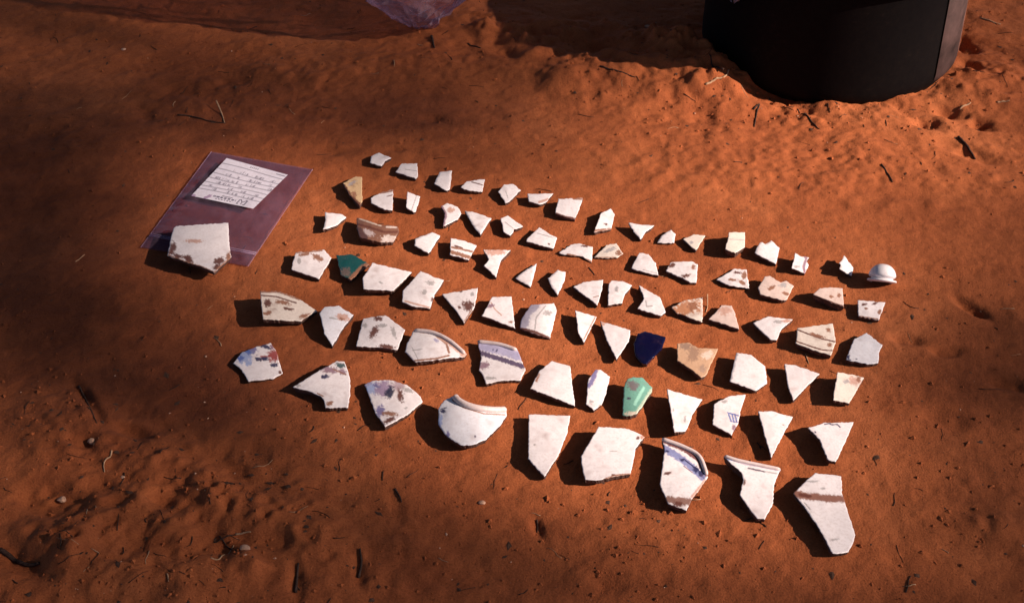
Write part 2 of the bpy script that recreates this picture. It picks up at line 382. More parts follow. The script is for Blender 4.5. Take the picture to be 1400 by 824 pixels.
# ------------------------------------------------------------------ sherds
CROP = dict(A=(420,190), B=(640,220), C=(840,260), D=(1020,310), E=(300,330), F=(480,330), G=(640,350), H=(820,380), I=(1000,400), J=(300,450),
            K=(480,440), L=(640,460), M=(560,520), N=(760,560), O=(880,500), P=(960,610), Q=(1000,490))
def P2(c, pts):
    if c == 'x': return np.array(pts, float)
    if c == 'Z': return np.array(pts, float)/4.12+np.array([180, 190])
    return np.array(pts, float)/5.15+np.array(CROP[c])
KZ = {'x': 1., 'Z': 4.12}
WHITE = (.82, .78, .79); CREAM = (.78, .70, .62); PINK = (.72, .58, .52); BLUISH = (.74, .75, .80)
d_ = (.13, .045, .032); br = (.30, .14, .085); pk = (.58, .36, .29); pu = (.20, .18, .36); lp = (.42, .40, .58); nv = (.03, .03, .09)
gr = (.42, .40, .40); ma = (.30, .19, .24); rd = (.34, .06, .055); bl = (.12, .18, .46); lb = (.36, .44, .68); og = (.50, .22, .11); tl = (.05, .10, .11)
# each: description, crop, outline, shadow length in px, marks, options
ROWS = [
 ('row nearest bucket', [
 ('tiny pointed white sherd','A',[(450,118),(505,95),(590,133),(550,155),(522,190),(442,165)],11,[],{}),
 ('little trapezoid white sherd','A',[(665,170),(775,172),(780,265),(765,278),(622,232)],9,[('l',gr,[(690,215),(770,225)],4)],{}),
 ('upright four-sided white sherd','A',[(930,232),(1020,222),(1002,358),(985,365),(892,312)],9,[],{}),
 ('low wedge-shaped white sherd','x',[(629,256),(638,248),(650,246),(663,245),(659,262),(640,260)],12,[('l',d_,[(645,249),(660,253)],1.2)],{}),
 ('round-topped white sherd','B',[(210,215),(255,165),(320,162),(370,205),(290,285),(262,295)],13,[('l',gr,[(265,215),(280,260)],5)],{}),
 ('flat-topped triangular white sherd','B',[(418,230),(600,228),(545,295),(500,305),(425,285)],11,[('l',pk,[(500,290),(560,270)],14)],{}),
 ('squarish white sherd','B',[(635,265),(810,262),(752,410),(700,400),(612,370)],13,[('l',d_,[(618,372),(690,395),(755,410)],16),('l',br,[(740,268),(812,270)],10)],{}),
 ('tall five-sided white sherd','B',[(935,365),(1005,335),(1032,375),(1005,480),(885,500),(905,450)],15,[('b',d_,970,445,13,8,0),('l',br,[(890,492),(1003,482)],18)],{}),
 ('pointed fan-shaped white sherd','C',[(100,228),(180,240),(280,248),(225,290),(185,345),(135,290)],13,[],{}),
 ('small rounded white sherd','C',[(400,275),(432,310),(420,370),(300,370),(330,320)],5,[],{}),
 ('small blunt triangular sherd','C',[(482,345),(560,308),(640,318),(575,420),(530,390)],9,[('b',gr,540,370,14,10,0)],{'c':CREAM}),
 ('blocky thick white sherd','C',[(808,295),(920,295),(918,400),(850,440),(778,415),(800,330)],22,[('l',gr,[(805,345),(915,350)],5)],{'t':.012,'c':CREAM}),
 ('notch-topped white sherd','C',[(985,440),(1020,370),(1040,365),(1062,378),(1080,370),(1105,350),(1162,405),(1138,520)],14,[],{}),
 ('little ragged stained sherd','D',[(345,180),(385,205),(445,215),(425,240),(440,265),(415,330),(322,290)],16,[('l',ma,[(400,190),(425,225),(405,285),(415,325)],18),('b',gr,355,280,20,10,0)],{}),
 ('upright toothed white sherd','D',[(690,200),(755,285),(745,345),(655,295),(665,265),(652,255),(672,235)],20,[],{}),
 ]),
 ('second row from bucket', [
 ('crusty tan triangular sherd','A',[(250,310),(345,262),(385,268),(388,440),(370,470),(300,400)],14,[('l',d_,[(255,330),(300,400),(365,460)],30),('b',br,330,390,20,20,0),('b',gr,320,310,30,12,-.4)],{'c':(.62,.44,.25),'m':1,'t':.009}),
 ('half-moon white sherd','A',[(445,415),(520,375),(607,355),(598,500),(540,495),(450,450)],8,[('l',br,[(515,382),(600,366)],10),('l',d_,[(560,405),(600,395)],5)],{}),
 ('narrow ridged white sherd','A',[(705,370),(795,405),(765,510),(750,515),(695,480)],17,[('l',gr,[(770,400),(735,500)],6)],{}),
 ('lumpy stained white sherd','A',[(940,470),(985,450),(1060,475),(1085,525),(1060,565),(955,615),(970,520)],13,[('l',ma,[(945,472),(975,530),(955,610)],22),('b',pk,1010,500,26,16,0)],{}),
 ('broad triangular white sherd','x',[(635.5,288),(645,289),(672,298),(667,306),(657,321),(646,307)],9,[],{}),
 ('notched fish-tail white sherd','B',[(228,400),(280,385),(388,460),(325,480),(320,495),(295,525),(248,500),(240,450)],13,[('l',gr,[(260,430),(330,485)],5)],{}),
 ('neat four-sided white sherd','B',[(500,468),(625,540),(600,618),(410,565),(415,545)],9,[('l',gr,[(490,510),(600,540)],5),('b',d_,570,585,8,6,0)],{}),
 ('boat-shaped white sherd','B',[(640,645),(720,590),(780,578),(880,605),(870,715),(800,670),(660,655)],3,[('l',br,[(700,658),(800,680),(868,712)],14),('b',d_,820,600,25,8,.2)],{}),
 ('low arched stained sherd','B',[(885,678),(975,590),(1045,578),(1090,650),(1050,680),(960,682)],4,[('b',gr,1000,625,40,12,-.4),('b',br,1060,645,20,20,0),('l',br,[(900,678),(1040,680)],6)],{'c':CREAM}),
 ('slanted quarter-plate white sherd','C',[(175,440),(240,448),(290,510),(312,600),(115,550)],7,[('l',gr,[(200,560),(300,585)],4)],{}),
 ('speckled pentagonal white sherd','C',[(360,565),(400,505),(545,498),(588,520),(578,650),(540,650),(480,620)],10,[('b',d_,402,528,32,14,-.5),('b',br,555,542,15,20,0),('b',d_,500,602,32,12,-.2)],{}),
 ('spiky brown-specked sherd','C',[(718,628),(800,580),(845,550),(930,560),(950,690),(800,668)],4,[('b',d_,870,580,30,10,.2),('b',br,915,600,20,25,0),('b',br,830,630,25,10,0),('b',br,900,650,30,12,.4)],{'m':1}),
 ('wide lumpy pinkish sherd','D',[(85,430),(130,350),(165,345),(240,390),(285,378),(335,415),(290,510),(270,518),(100,475)],12,[('b',br,180,430,25,14,-.4),('b',gr,260,410,30,15,0),('b',br,280,470,25,10,.3)],{'m':1,'c':PINK,'t':.008}),
 ('dome-backed pinkish sherd','D',[(470,475),(520,430),(600,425),(680,430),(688,560),(610,535),(540,505)],20,[('b',br,600,490,14,10,0),('b',br,655,485,14,18,0),('l',d_,[(480,485),(560,515),(685,560)],10)],{'c':PINK,'m':1,'t':.012}),
 ('oblong white spotted sherd','D',[(785,515),(980,530),(935,655),(788,628)],11,[('b',d_,830,545,18,9,-.2),('b',d_,905,540,24,7,-.3),('b',br,845,575,12,8,0),('b',br,940,600,12,20,.3),('l',br,[(795,628),(930,650)],8)],{}),
 ]),
 ('third row from bucket', [
 ('small white arrowhead sherd','A',[(125,515),(250,530),(275,550),(205,610),(110,635),(128,570)],12,[],{}),
 ('curved brown ridged sherd','A',[(350,555),(420,570),(500,600),(640,615),(648,650),(605,725),(520,728),(370,690),(350,630)],12,[('b',(.66,.58,.54),575,705,55,26,.05),('b',(.5,.42,.42),430,660,45,22,.3),('l',d_,[(355,600),(450,625),(540,655),(640,655)],16),('l',(.10,.05,.05),[(360,640),(400,690)],50),('l',(.6,.5,.42),[(370,562),(450,590),(520,610)],9),('l',(.6,.5,.45),[(560,620),(625,622)],12)],{'c':(.22,.105,.07),'m':1,'dome':.13}),
 ('clean five-sided white sherd','A',[(760,700),(880,655),(938,680),(855,805),(755,750)],12,[],{}),
 ('square brown-banded sherd','x',[(616,325),(634,329),(652,335),(641,355),(615,348)],15,[('l',br,[(616,344),(630,348),(642,352)],5),('l',d_,[(622,336),(632,339)],2),('l',br,[(618,338),(646,344)],2.5)],{}),
 ('zigzag-edged pinkish sherd','F',[(930,55),(1125,60),(1085,100),(1055,130),(1020,250),(935,170),(970,125)],16,[('b',pk,1010,75,80,22,0)],{}),
 ('small clean triangular sherd','G',[(330,155),(400,100),(485,48),(440,218)],5,[],{}),
 ('small leaf-shaped white sherd','G',[(560,155),(630,98),(688,110),(680,170),(630,272),(590,220)],10,[],{}),
 ('sail-shaped white sherd','G',[(738,215),(820,180),(952,165),(945,220),(910,345),(850,300)],9,[('l',br,[(880,290),(920,280)],5)],{}),
 ('curved-sided white sherd','G',[(990,190),(1010,172),(1090,175),(1155,205),(1105,265),(1085,330),(985,342)],10,[('b',gr,1045,235,14,20,0)],{}),
 ('hook-shaped white sherd','H',[(275,50),(420,130),(465,240),(430,265),(265,215),(310,140)],11,[('l',gr,[(325,160),(330,200),(370,195)],9)],{}),
 ('orange-stained three-cornered sherd','H',[(505,205),(600,155),(725,135),(722,310),(600,265),(540,245)],9,[('b',og,610,212,105,48,-.25),('b',br,655,200,35,32,0)],{'c':CREAM}),
 ('pink-tinged wedge sherd','H',[(765,290),(860,190),(930,195),(950,240),(980,358),(880,325)],9,[('b',pk,880,230,40,30,0)],{'c':PINK}),
 ('kite-shaped white sherd','I',[(150,210),(260,165),(430,188),(350,260),(318,332),(270,328)],12,[('b',gr,330,205,40,12,0),('b',pk,390,200,30,12,0)],{}),
 ('sherd with two dark grooves','I',[(465,250),(580,232),(715,215),(735,345),(700,440),(570,400),(450,355)],16,[('l',d_,[(468,262),(540,290),(640,325),(735,346)],9),('l',d_,[(452,340),(560,378),(640,402),(712,408)],9),('b',br,680,265,20,14,0),('b',br,690,370,16,16,0),('b',br,600,300,60,10,.3)],{'c':CREAM,'m':1,'t':.010}),
 ('house-shaped bluish white sherd','I',[(805,470),(860,330),(950,280),(1062,365),(1040,420),(1035,495),(950,500)],13,[('b',nv,822,450,12,16,0),('b',nv,880,466,8,6,0),('l',nv,[(808,468),(840,472)],6)],{'c':BLUISH}),
 ]),
 ('fourth row from bucket', [
 ('pentagonal white speckled sherd','E',[(535,75),(735,58),(790,115),(700,262),(505,195)],14,[('b',br,600,90,40,12,-.2),('b',br,690,115,40,20,.5),('l',br,[(545,80),(720,66)],8),('b',gr,560,140,12,20,0)],{}),
 ('dark teal glazed sherd','E',[(822,95),(940,90),(1060,160),(1030,180),(925,270),(855,235)],10,[('l',br,[(1050,160),(1000,185),(925,265)],34),('b',(.14,.11,.10),890,215,40,30,0)],{'c':(.012,.085,.085),'m':2}),
 ('large clean oblong sherd','F',[(150,150),(430,215),(300,345),(85,335),(80,260),(110,215)],15,[('b',gr,210,290,14,6,.3)],{}),
 ('ragged squarish white sherd','F',[(490,205),(600,255),(655,270),(620,330),(590,370),(555,470),(430,455),(360,425),(365,345)],15,[('b',gr,515,355,14,18,.6),('b',gr,560,290,30,16,0),('l',pk,[(380,420),(550,465)],12),('b',d_,575,410,12,14,0)],{'dome':.12}),
 ('triangular brown-blotched white sherd','F',[(640,370),(895,325),(870,460),(795,572),(740,490)],9,[('b',d_,820,452,40,34,0),('b',d_,763,465,11,11,0),('b',d_,770,350,16,8,0),('b',gr,855,370,14,16,0),('l',br,[(800,560),(850,480)],8)],{}),
 ('creased four-sided white sherd','F',[(990,390),(1130,385),(1155,610),(920,520),(960,450)],14,[('l',pk,[(985,430),(1010,475),(1060,520)],8),('b',ma,985,452,22,14,-.3),('b',br,1125,565,14,10,0)],{}),
 ('thick chunk with curved break','G',[(370,450),(440,340),(605,330),(625,380),(575,580),(365,510)],7,[('l',(.45,.42,.52),[(470,345),(415,400),(385,500)],64),('l',gr,[(545,350),(480,430),(470,510)],8),('l',d_,[(370,512),(470,535),(572,578)],22),('b',gr,560,400,30,15,0)],{'dome':.22}),  # the wide purple-grey stroke paints the left facet's shade
 ('narrow tooth-like white sherd','G',[(755,382),(905,425),(815,605),(775,540)],16,[('l',br,[(895,430),(815,585)],7)],{}),
 ('long tapering white sherd','G',[(930,455),(1145,520),(1130,600),(1045,725),(975,590)],11,[('b',pk,950,475,18,12,0)],{}),
 ('glossy dark blue glass sherd','H',[(268,388),(320,372),(465,415),(440,490),(330,605),(300,600),(248,545),(238,460)],12,[],{'c':(.004,.004,.028),'m':2,'edge':'self'}),
 ('rough tan crusted sherd','H',[(545,460),(620,450),(700,490),(835,495),(790,590),(750,680),(715,700),(640,640),(545,580)],18,[('b',(.35,.22,.15),660,530,40,55,.4),('b',(.3,.2,.15),600,480,40,25,0),('b',(.72,.58,.48),760,540,40,25,-.4),('b',(.4,.27,.2),720,640,22,30,.5)],{'c':(.56,.36,.23),'m':1}),
 ('big clean six-sided sherd','H',[(960,525),(1060,535),(1165,620),(1180,740),(1100,790),(915,725)],16,[],{}),
 ('fang-shaped white sherd','I',[(372,500),(460,510),(620,570),(540,650),(435,755),(395,650)],16,[('l',d_,[(460,512),(490,525)],6)],{}),
 ('upright brown-tinged squarish sherd','I',[(745,555),(850,575),(935,595),(880,690),(830,775),(715,755)],28,[('b',pk,870,620,50,28,.3),('b',gr,810,625,20,14,0),('b',br,895,610,14,20,0)],{'c':CREAM}),
 ]),
 ('fifth row from bucket', [
 ('long speckled sherd','E',[(285,350),(420,350),(560,400),(690,490),(640,515),(575,560),(305,545)],30,[('b',d_,340,435,28,26,.3),('b',br,335,505,30,14,0),('l',d_,[(295,380),(400,388),(540,432)],9),('b',d_,490,475,40,10,.2),('b',br,450,430,50,16,.2),('b',br,600,525,35,14,-.3),('l',br,[(290,356),(420,356),(560,408)],10)],{'c':CREAM,'m':1}),
 ('curved claw-shaped white sherd','E',[(705,500),(740,458),(840,452),(945,515),(870,610),(795,735),(740,650)],18,[('b',pk,870,535,45,24,.2),('b',br,860,545,16,12,0),('b',gr,800,540,30,6,.2)],{'c':BLUISH,'dome':.12}),
 ('large brown-blotched white sherd','F',[(35,735),(85,540),(240,515),(380,620),(325,760),(200,745)],9,[('b',d_,190,542,32,16,0),('b',d_,162,635,22,52,.55),('b',gr,95,590,20,16,0),('b',gr,225,590,26,14,0),('b',gr,300,640,16,40,-.4),('b',d_,255,745,60,18,.15),('b',br,180,520,60,8,0)],{}),
 ('long rimmed sherd','K',[(440,55),(560,70),(680,120),(815,225),(800,245),(700,250),(600,265),(450,280),(380,210),(395,150)],13,[('l',br,[(450,62),(580,80),(670,150),(690,215)],16),('l',pk,[(600,85),(720,160),(800,235)],40),('l',br,[(445,272),(600,258),(690,235)],12),('l',gr,[(430,200),(500,190)],5),('l',gr,[(430,180),(470,260)],4),('b',lp,600,130,20,10,.5)],{'rim':[(450,58),(575,75),(690,130),(800,222)],'dome':.14,'rimc':1}),
 ('purple-banded rim sherd','K',[(890,130),(1040,150),(1170,190),(1230,340),(1190,410),(1060,410),(950,435),(925,370),(900,340),(915,250)],10,[('l',lp,[(895,170),(1050,195),(1190,240)],70),('l',(.10,.07,.14),[(905,215),(1040,258),(1210,312)],34),('b',ma,935,305,38,24,-.2),('b',gr,985,395,40,10,0),('b',nv,1000,195,5,12,.3),('b',nv,1025,200,5,12,.3)],{'rim':[(893,138),(1040,157),(1165,196)]}),
 ('big four-sided white sherd','L',[(435,365),(500,240),(590,170),(718,205),(752,488),(600,425)],15,[('l',pk,[(482,310),(500,265)],18),('l',br,[(478,312),(490,290)],7)],{}),
 ('sherd with purple edge stripe','L',[(845,300),(900,230),(935,230),(998,280),(970,400),(940,480),(885,515),(830,475)],15,[('l',pu,[(850,345),(880,300),(898,238)],32),('b',gr,868,460,14,12,0),('b',br,930,490,14,10,0)],{}),
 ('sea-green glazed sherd','x',[(853.6,526),(857,518),(866,514.5),(878,515.5),(892,529.5),(891,535),(886,542),(878,555),(871,565),(862,568),(851,568),(852,545)],25,[('b',(.16,.14,.15),866,527,8,6,.3),('b',(.06,.03,.07),859,544,2.5,2,0),('l',(.42,.52,.40),[(891,533),(884,544),(872,562)],5),('l',(.30,.60,.48),[(880,530),(868,552)],4),('b',(.6,.52,.42),864,565,10,3,-.1)],{'c':(.15,.35,.28),'dome':.25,'t':.010}),
 ('tapering cut-off white sherd','O',[(162,160),(412,235),(350,330),(295,460),(215,465),(190,320)],24,[('b',gr,210,310,6,12,0),('b',gr,290,375,8,26,.1),('l',d_,[(220,464),(270,468)],6)],{}),
 ('white sherd with blue stripes','O',[(495,265),(600,210),(720,200),(685,300),(665,400),(620,485),(485,410)],16,[('l',bl,[(598,340),(618,392)],9),('l',bl,[(622,338),(636,396)],9),('l',bl,[(642,340),(656,396)],9),('l',bl,[(590,328),(668,350)],8),('l',pu,[(610,390),(665,396)],5),('b',ma,636,436,14,24,.2),('b',gr,570,250,20,10,0)],{}),
 ('long narrow triangular white sherd','Q',[(190,370),(290,368),(432,410),(350,560),(280,695),(240,560)],20,[('b',br,365,465,6,5,0)],{}),
 ('white sherd with inked squiggle','Q',[(540,485),(650,450),(862,445),(800,590),(735,725),(680,710),(620,570)],24,[('l',nv,[(655,462),(690,455),(705,465),(745,462),(765,482)],7),('b',nv,590,518,11,7,.3)],{}),
 ]),
 ('row of largest sherds', [
 ('blue and red flowered sherd','J',[(95,240),(160,160),(260,120),(360,95),(400,150),(445,310),(380,345),(205,365),(140,265)],5,[('b',pu,225,150,40,32,.4),('b',lb,180,195,55,40,-.3),('b',bl,150,205,26,18,0),('b',bl,200,160,30,14,.6),('b',lb,205,240,22,16,0),('b',rd,380,185,36,48,-.2),('b',nv,330,125,40,13,.3),('b',ma,375,120,20,20,0),('b',nv,278,212,26,12,.2),('b',nv,318,205,22,16,0),('b',nv,382,250,24,14,-.1),('b',d_,428,302,10,12,0),('l',nv,[(260,200),(350,215)],6),('l',rd,[(290,190),(360,190)],7)],{}),
 ('spout-shaped painted sherd','J',[(515,405),(620,340),(700,290),(830,220),(880,225),(920,340),(920,460),(905,550),(745,550),(735,500),(720,475),(620,430)],15,[('b',tl,852,255,36,18,.1),('b',ma,780,285,58,22,.1),('b',ma,868,300,28,22,0),('b',nv,745,332,28,15,-.1),('l',br,[(800,280),(890,320)],7),('b',br,775,520,32,14,-.4),('l',br,[(690,450),(730,470)],8),('b',gr,550,395,18,10,0)],{}),
 ('fan-shaped blue and brown painted sherd','K',[(95,440),(150,410),(270,405),(390,440),(490,520),(505,560),(400,650),(240,735),(170,640)],13,[('b',lb,140,465,46,44,0),('b',(.38,.28,.42),230,470,62,52,.1),('b',(.45,.34,.38),330,450,40,40,0),('b',(.03,.035,.07),272,495,30,40,.3),('b',d_,345,515,22,46,-.2),('b',pu,205,625,34,40,0),('b',br,270,645,56,16,.1),('b',d_,268,690,46,16,-.4),('b',gr,400,480,40,12,.3),('b',gr,385,605,10,8,0),('b',(.75,.70,.70),312,510,14,30,.3),('b',lp,120,430,30,16,0),('b',pu,180,450,26,12,.4)],{'dome':.10}),
 ('convex bowl fragment with raised lip','M',[(205,190),(240,140),(300,110),(340,125),(400,165),(480,190),(580,200),(680,200),(685,240),(640,310),(540,410),(450,450),(360,455),(250,380),(200,300)],26,[('l',nv,[(220,200),(260,190)],7),('b',nv,235,215,16,12,0),('b',pu,270,380,14,22,0),('b',nv,462,395,8,8,0),('b',lb,215,300,14,60,.1),('l',br,[(300,135),(380,190),(520,232),(672,240)],8)],{'dome':.24,'c':BLUISH,'rim':[(318,112),(350,145),(410,175),(490,196),(590,206),(676,205)],'rimr':.0042}),  # the tall pale blue mark paints shading along the left edge
 ('tall dagger-shaped white sherd','M',[(838,235),(985,240),(1130,245),(1110,370),(1050,520),(950,675),(835,550)],18,[('b',gr,880,450,8,8,0)],{}),
 ('biggest plain white sherd','N',[(300,115),(500,130),(590,165),(628,190),(600,215),(560,270),(545,360),(525,450),(400,470),(300,495),(205,490),(185,400),(175,330)],26,[('b',d_,577,196,12,12,0),('b',pk,610,190,18,16,0),('l',br,[(340,490),(410,462),(520,452)],14),('l',gr,[(380,290),(430,290)],5),('b',d_,405,455,14,8,0)],{'t':.010}),
 ('blue-rimmed maroon-edged sherd','N',[(745,205),(900,265),(1010,330),(1050,400),(1070,470),(1010,560),(960,620),(920,705),(790,660),(730,520),(760,320),(765,270)],22,[('l',(.16,.05,.05),[(745,212),(900,275),(1000,345),(1055,455)],34),('l',(.24,.27,.50),[(770,275),(890,345),(1030,470)],50),('b',nv,890,352,16,10,.4),('b',nv,985,420,22,22,.4),('b',nv,1022,455,26,18,.7),('b',nv,785,290,14,10,0),('l',nv,[(900,345),(1020,440)],9),('b',d_,785,445,28,10,-.2),('l',(.25,.13,.10),[(790,630),(860,640),(935,645)],52),('b',d_,860,665,40,22,0),('l',pk,[(1050,500),(960,610)],20),('l',ma,[(900,395),(960,440)],6)],{'rim':[(748,205),(900,262),(1008,328),(1062,455)]}),
 ('stepped rim sherd','P',[(150,65),(250,95),(400,128),(555,160),(525,215),(505,270),(500,400),(440,510),(385,505),(320,420),(265,340),(290,230),(275,180),(240,150),(190,110)],26,[('l',(.5,.42,.5),[(165,80),(300,122),(548,168)],14),('l',(.12,.09,.12),[(325,152),(380,165),(440,176)],11),('l',gr,[(440,176),(530,190)],8),('b',d_,297,255,7,26,.2),('b',lb,190,90,24,10,.3)],{'rim':[(160,68),(250,97),(400,129),(548,160)],'rimr':.0022}),
 ('boot-shaped sherd with brown band','P',[(795,185),(980,205),(985,330),(1010,400),(1040,500),(1080,620),(1060,680),(1030,740),(975,752),(915,750),(860,640),(800,540),(720,425),(640,330),(720,250)],28,[('l',(.24,.10,.065),[(640,330),(750,350),(870,365),(1005,370)],52),('l',d_,[(690,340),(760,350)],22),('b',gr,930,655,34,7,-.2),('b',gr,780,245,40,8,0),('l',gr,[(720,395),(760,440)],8),('b',gr,850,295,20,8,0)],{'t':.008}),
 ]),
]
ORD = 'first second third fourth fifth sixth seventh eighth ninth tenth eleventh twelfth thirteenth fourteenth fifteenth sixteenth'.split()
SHD = -np.array([math.cos(SUN_AZ), math.sin(SUN_AZ)])      # the way shadows fall
TAN = math.tan(SUN_EL)

def seg_dist(px, py, pts):
    best = np.full(px.shape, 1e9)
    for (a, b_) in zip(pts[:-1], pts[1:]):
        d = b_-a; L2 = d@d+1e-9
        t_ = np.clip(((px-a[0])*d[0]+(py-a[1])*d[1])/L2, 0, 1)
        best = np.minimum(best, np.hypot(px-a[0]-t_*d[0], py-a[1]-t_*d[1]))
    return best
def paint(u, v, base, crop, marks, seed):
    C = np.tile(np.array(base, float), (len(u), 1))
    kz = KZ.get(crop, 5.15)
    n1 = vnoise(u*.55+seed, v*.55, 41)+.6*vnoise(u*1.3+seed, v*1.3, 42)
    for mk in marks:
        c = np.array(mk[1])
        if mk[0] == 'b':
            p = P2(crop, [(mk[2], mk[3])])[0]; rx, ry, an = mk[4]/kz, mk[5]/kz, mk[6]
            dx, dy = u-p[0], v-p[1]
            q = np.hypot((dx*math.cos(an)+dy*math.sin(an))/rx, (-dx*math.sin(an)+dy*math.cos(an))/ry)
            al = 1-sstep(.72, 1.28, q+n1*.8)
        else:
            pts = P2(crop, mk[2]); w_ = mk[3]/kz/2
            q = seg_dist(u, v, pts); al = 1-sstep(w_*.75, w_*1.15+.25, q+n1*w_*.55)
        C = C*(1-al[:, None]*.96)+c*al[:, None]*.96
    return C

def densify(P, step):
    out = []
    n = len(P)
    for i in range(n):
        a, b_ = P[i], P[(i+1) % n]; k = max(1, int(np.linalg.norm(b_-a)/step))
        for j in range(k): out.append(a+(b_-a)*j/k)
    return np.array(out)

def dome0(o): return .0010
def sherd(desc, crop, pts, Lsh, marks, o, seed, base_h=None, fine=True):
    px = P2(crop, pts)
    if (np.roll(px[:, 0], -1)*px[:, 1]-px[:, 0]*np.roll(px[:, 1], -1)).sum() < 0: px = px[::-1]   # counter-clockwise seen from above
    ol = densify(px, 1.6)
    # chipped, slightly uneven edge
    nn = np.roll(ol, -1, 0)-np.roll(ol, 1, 0); nn = np.stack([-nn[:, 1], nn[:, 0]], 1)/(np.linalg.norm(nn, axis=1)[:, None]+1e-9)
    j = 1.3*vnoise(ol[:, 0]*.35+seed, ol[:, 1]*.35, 51)+.35*vnoise(ol[:, 0]*.9+seed, ol[:, 1]*.9, 52)
    ol = ol+nn*j[:, None]*.9
    c_px = px.mean(0); c = gpt(c_px[0], c_px[1]); scl = np.linalg.norm(c-CAM)/FPX
    G = at_z(ol[:, 0], ol[:, 1], np.full(len(ol), c[2]))
    rel = G[:, :2]-c[:2]; s = rel@SHD; width = s.max()-s.min(); size = math.sqrt(width*np.ptp(rel[:, 1]))
    t = o.get('t', .0048+.050*size)
    hl = Lsh*scl*TAN*1.4+dome0(o)
    t = min(t, max(.003, hl*.95)); slope = min(.42, max(0, (hl-t))/max(width, .01)*.95)
    tw = rng.uniform(-.05, .05)
    dome = o.get('dome', rng.uniform(.03, .075)); k = 4*dome/max(size, .01)
    ax = rng.uniform(-.5, .5); ca, sa = math.cos(ax), math.sin(ax)
    perp = np.array([-SHD[1], SHD[0]])
    def f(x, y):
        dx, dy = x-c[0], y-c[1]; a = dx*SHD[0]+dy*SHD[1]; b_ = dx*perp[0]+dy*perp[1]
        q1 = dx*ca+dy*sa; q2 = -dx*sa+dy*ca
        return slope*a+tw*b_-k*(q1*q1+.35*q2*q2)*.5+.0008*(vnoise(x*45+seed, y*45, 61)+.4*vnoise(x*130+seed, y*130, 62))
    z0 = c[2]+t
    for _ in range(7):
        zz = np.full(len(ol), z0)
        for _ in range(6):
            W = at_z(ol[:, 0], ol[:, 1], zz); zz = z0+f(W[:, 0], W[:, 1])
        hh = H(W[:, 0], W[:, 1]) if base_h is None else np.maximum(H(W[:, 0], W[:, 1]), base_h)
        z0 -= np.sort(zz-t-hh)[max(1, len(zz)//12)]+.0012
    out2 = W[:, :2]-c[:2]
    # bring the rim in by a bevel
    cen = out2.mean(0)
    def inset(P, m):
        r = np.linalg.norm(P-cen, axis=1)[:, None]; return P-(P-cen)/r*np.minimum(m, r*.3)
    bev = .0007
    inn = inset(out2, bev)
    step = (.00085 if marks else .003)*max(1, size/.07) if fine else .003
    xs = np.arange(out2[:, 0].min(), out2[:, 0].max(), step); ys = np.arange(out2[:, 1].min(), out2[:, 1].max(), step)
    gx_, gy_ = np.meshgrid(xs, ys); gx_ = gx_.ravel(); gy_ = gy_.ravel()
    # inside test, a little away from the edge
    ins = np.zeros(len(gx_), bool)
    for a, b_ in zip(inn, np.roll(inn, -1, 0)):
        cr = ((a[1] > gy_) != (b_[1] > gy_)); xi = (b_[0]-a[0])*(gy_-a[1])/(b_[1]-a[1]+1e-12)+a[0]
        ins ^= cr & (gx_ < xi)
    pp = list(inn)+[inn[0]]
    ins[ins] = seg_dist(gx_[ins], gy_[ins], [np.array(q_) for q_ in pp]) > step*.55
    pin = np.stack([gx_[ins], gy_[ins]], 1)
    n = len(inn)
    allp = np.concatenate([inn, pin]); SC = 1000.
    r = delaunay_2d_cdt([Vector(p*SC) for p in allp], [], [list(range(n))], 1, 1e-5)
    tv = np.array([(v.x, v.y) for v in r[0]])/SC; orig = r[3]
    tf = [tuple(q_) for q_ in r[2]]
    back = {}
    for i, ol_ in enumerate(orig):
        for q_ in ol_: back[q_] = i
    topz = z0+f(tv[:, 0]+c[0], tv[:, 1]+c[1])
    V = [np.array([p[0], p[1], z-c[2]]) for p, z in zip(tv, topz)]
    outz = z0+f(out2[:, 0]+c[0], out2[:, 1]+c[1])
    F, mi, sm = list(tf), [0]*len(tf), [True]*len(tf)
    o0 = len(V); V += [np.array([p[0], p[1], z-c[2]-bev*.8]) for p, z in zip(out2, outz)]
    und = inset(out2, t*.40); o1 = len(V)
    V += [np.array([p[0], p[1], z-c[2]-t]) for p, z in zip(und, outz)]
    mid = inset(out2, t*.12); om = len(V)
    V += [np.array([p[0], p[1], z-c[2]-t*.55])+.0004*np.array([rng.uniform(-1, 1), rng.uniform(-1, 1), 0]) for p, z in zip(mid, outz)]
    for i in range(n):
        i2 = (i+1) % n
        if i in back and i2 in back:
            F.append((back[i], o0+i, o0+i2, back[i2])); mi.append(0); sm.append(True)
        F.append((o0+i, om+i, om+i2, o0+i2)); mi.append(1); sm.append(False)
        F.append((om+i, o1+i, o1+i2, om+i2)); mi.append(1); sm.append(False)
    cz = f(np.array([cen[0]+c[0]]), np.array([cen[1]+c[1]]))[0]+z0-c[2]-t
    V.append(np.array([cen[0], cen[1], cz])); ic = len(V)-1
    for i in range(n): F.append((o1+(i+1) % n, o1+i, ic)); mi.append(1); sm.append(True)
    me = mesh('pottery_sherd', V, F, sm, mi)
    VA = np.array(V); U_, V_ = to_px(VA+c)
    colr = paint(U_, V_, o.get('c', WHITE), crop, marks, seed)
    at_ = me.color_attributes.new('paint', 'FLOAT_COLOR', 'POINT')
    at_.data.foreach_set('color', np.concatenate([colr, np.ones((len(V), 1))], 1).astype(np.float32).ravel())
    m = [M_GLAZE, M_DIRTY, M_GLASS][o.get('m', 0)]
    ob = link('pottery_sherd', me, [m, M_GLASS if o.get('edge') else M_PASTE], loc=c)
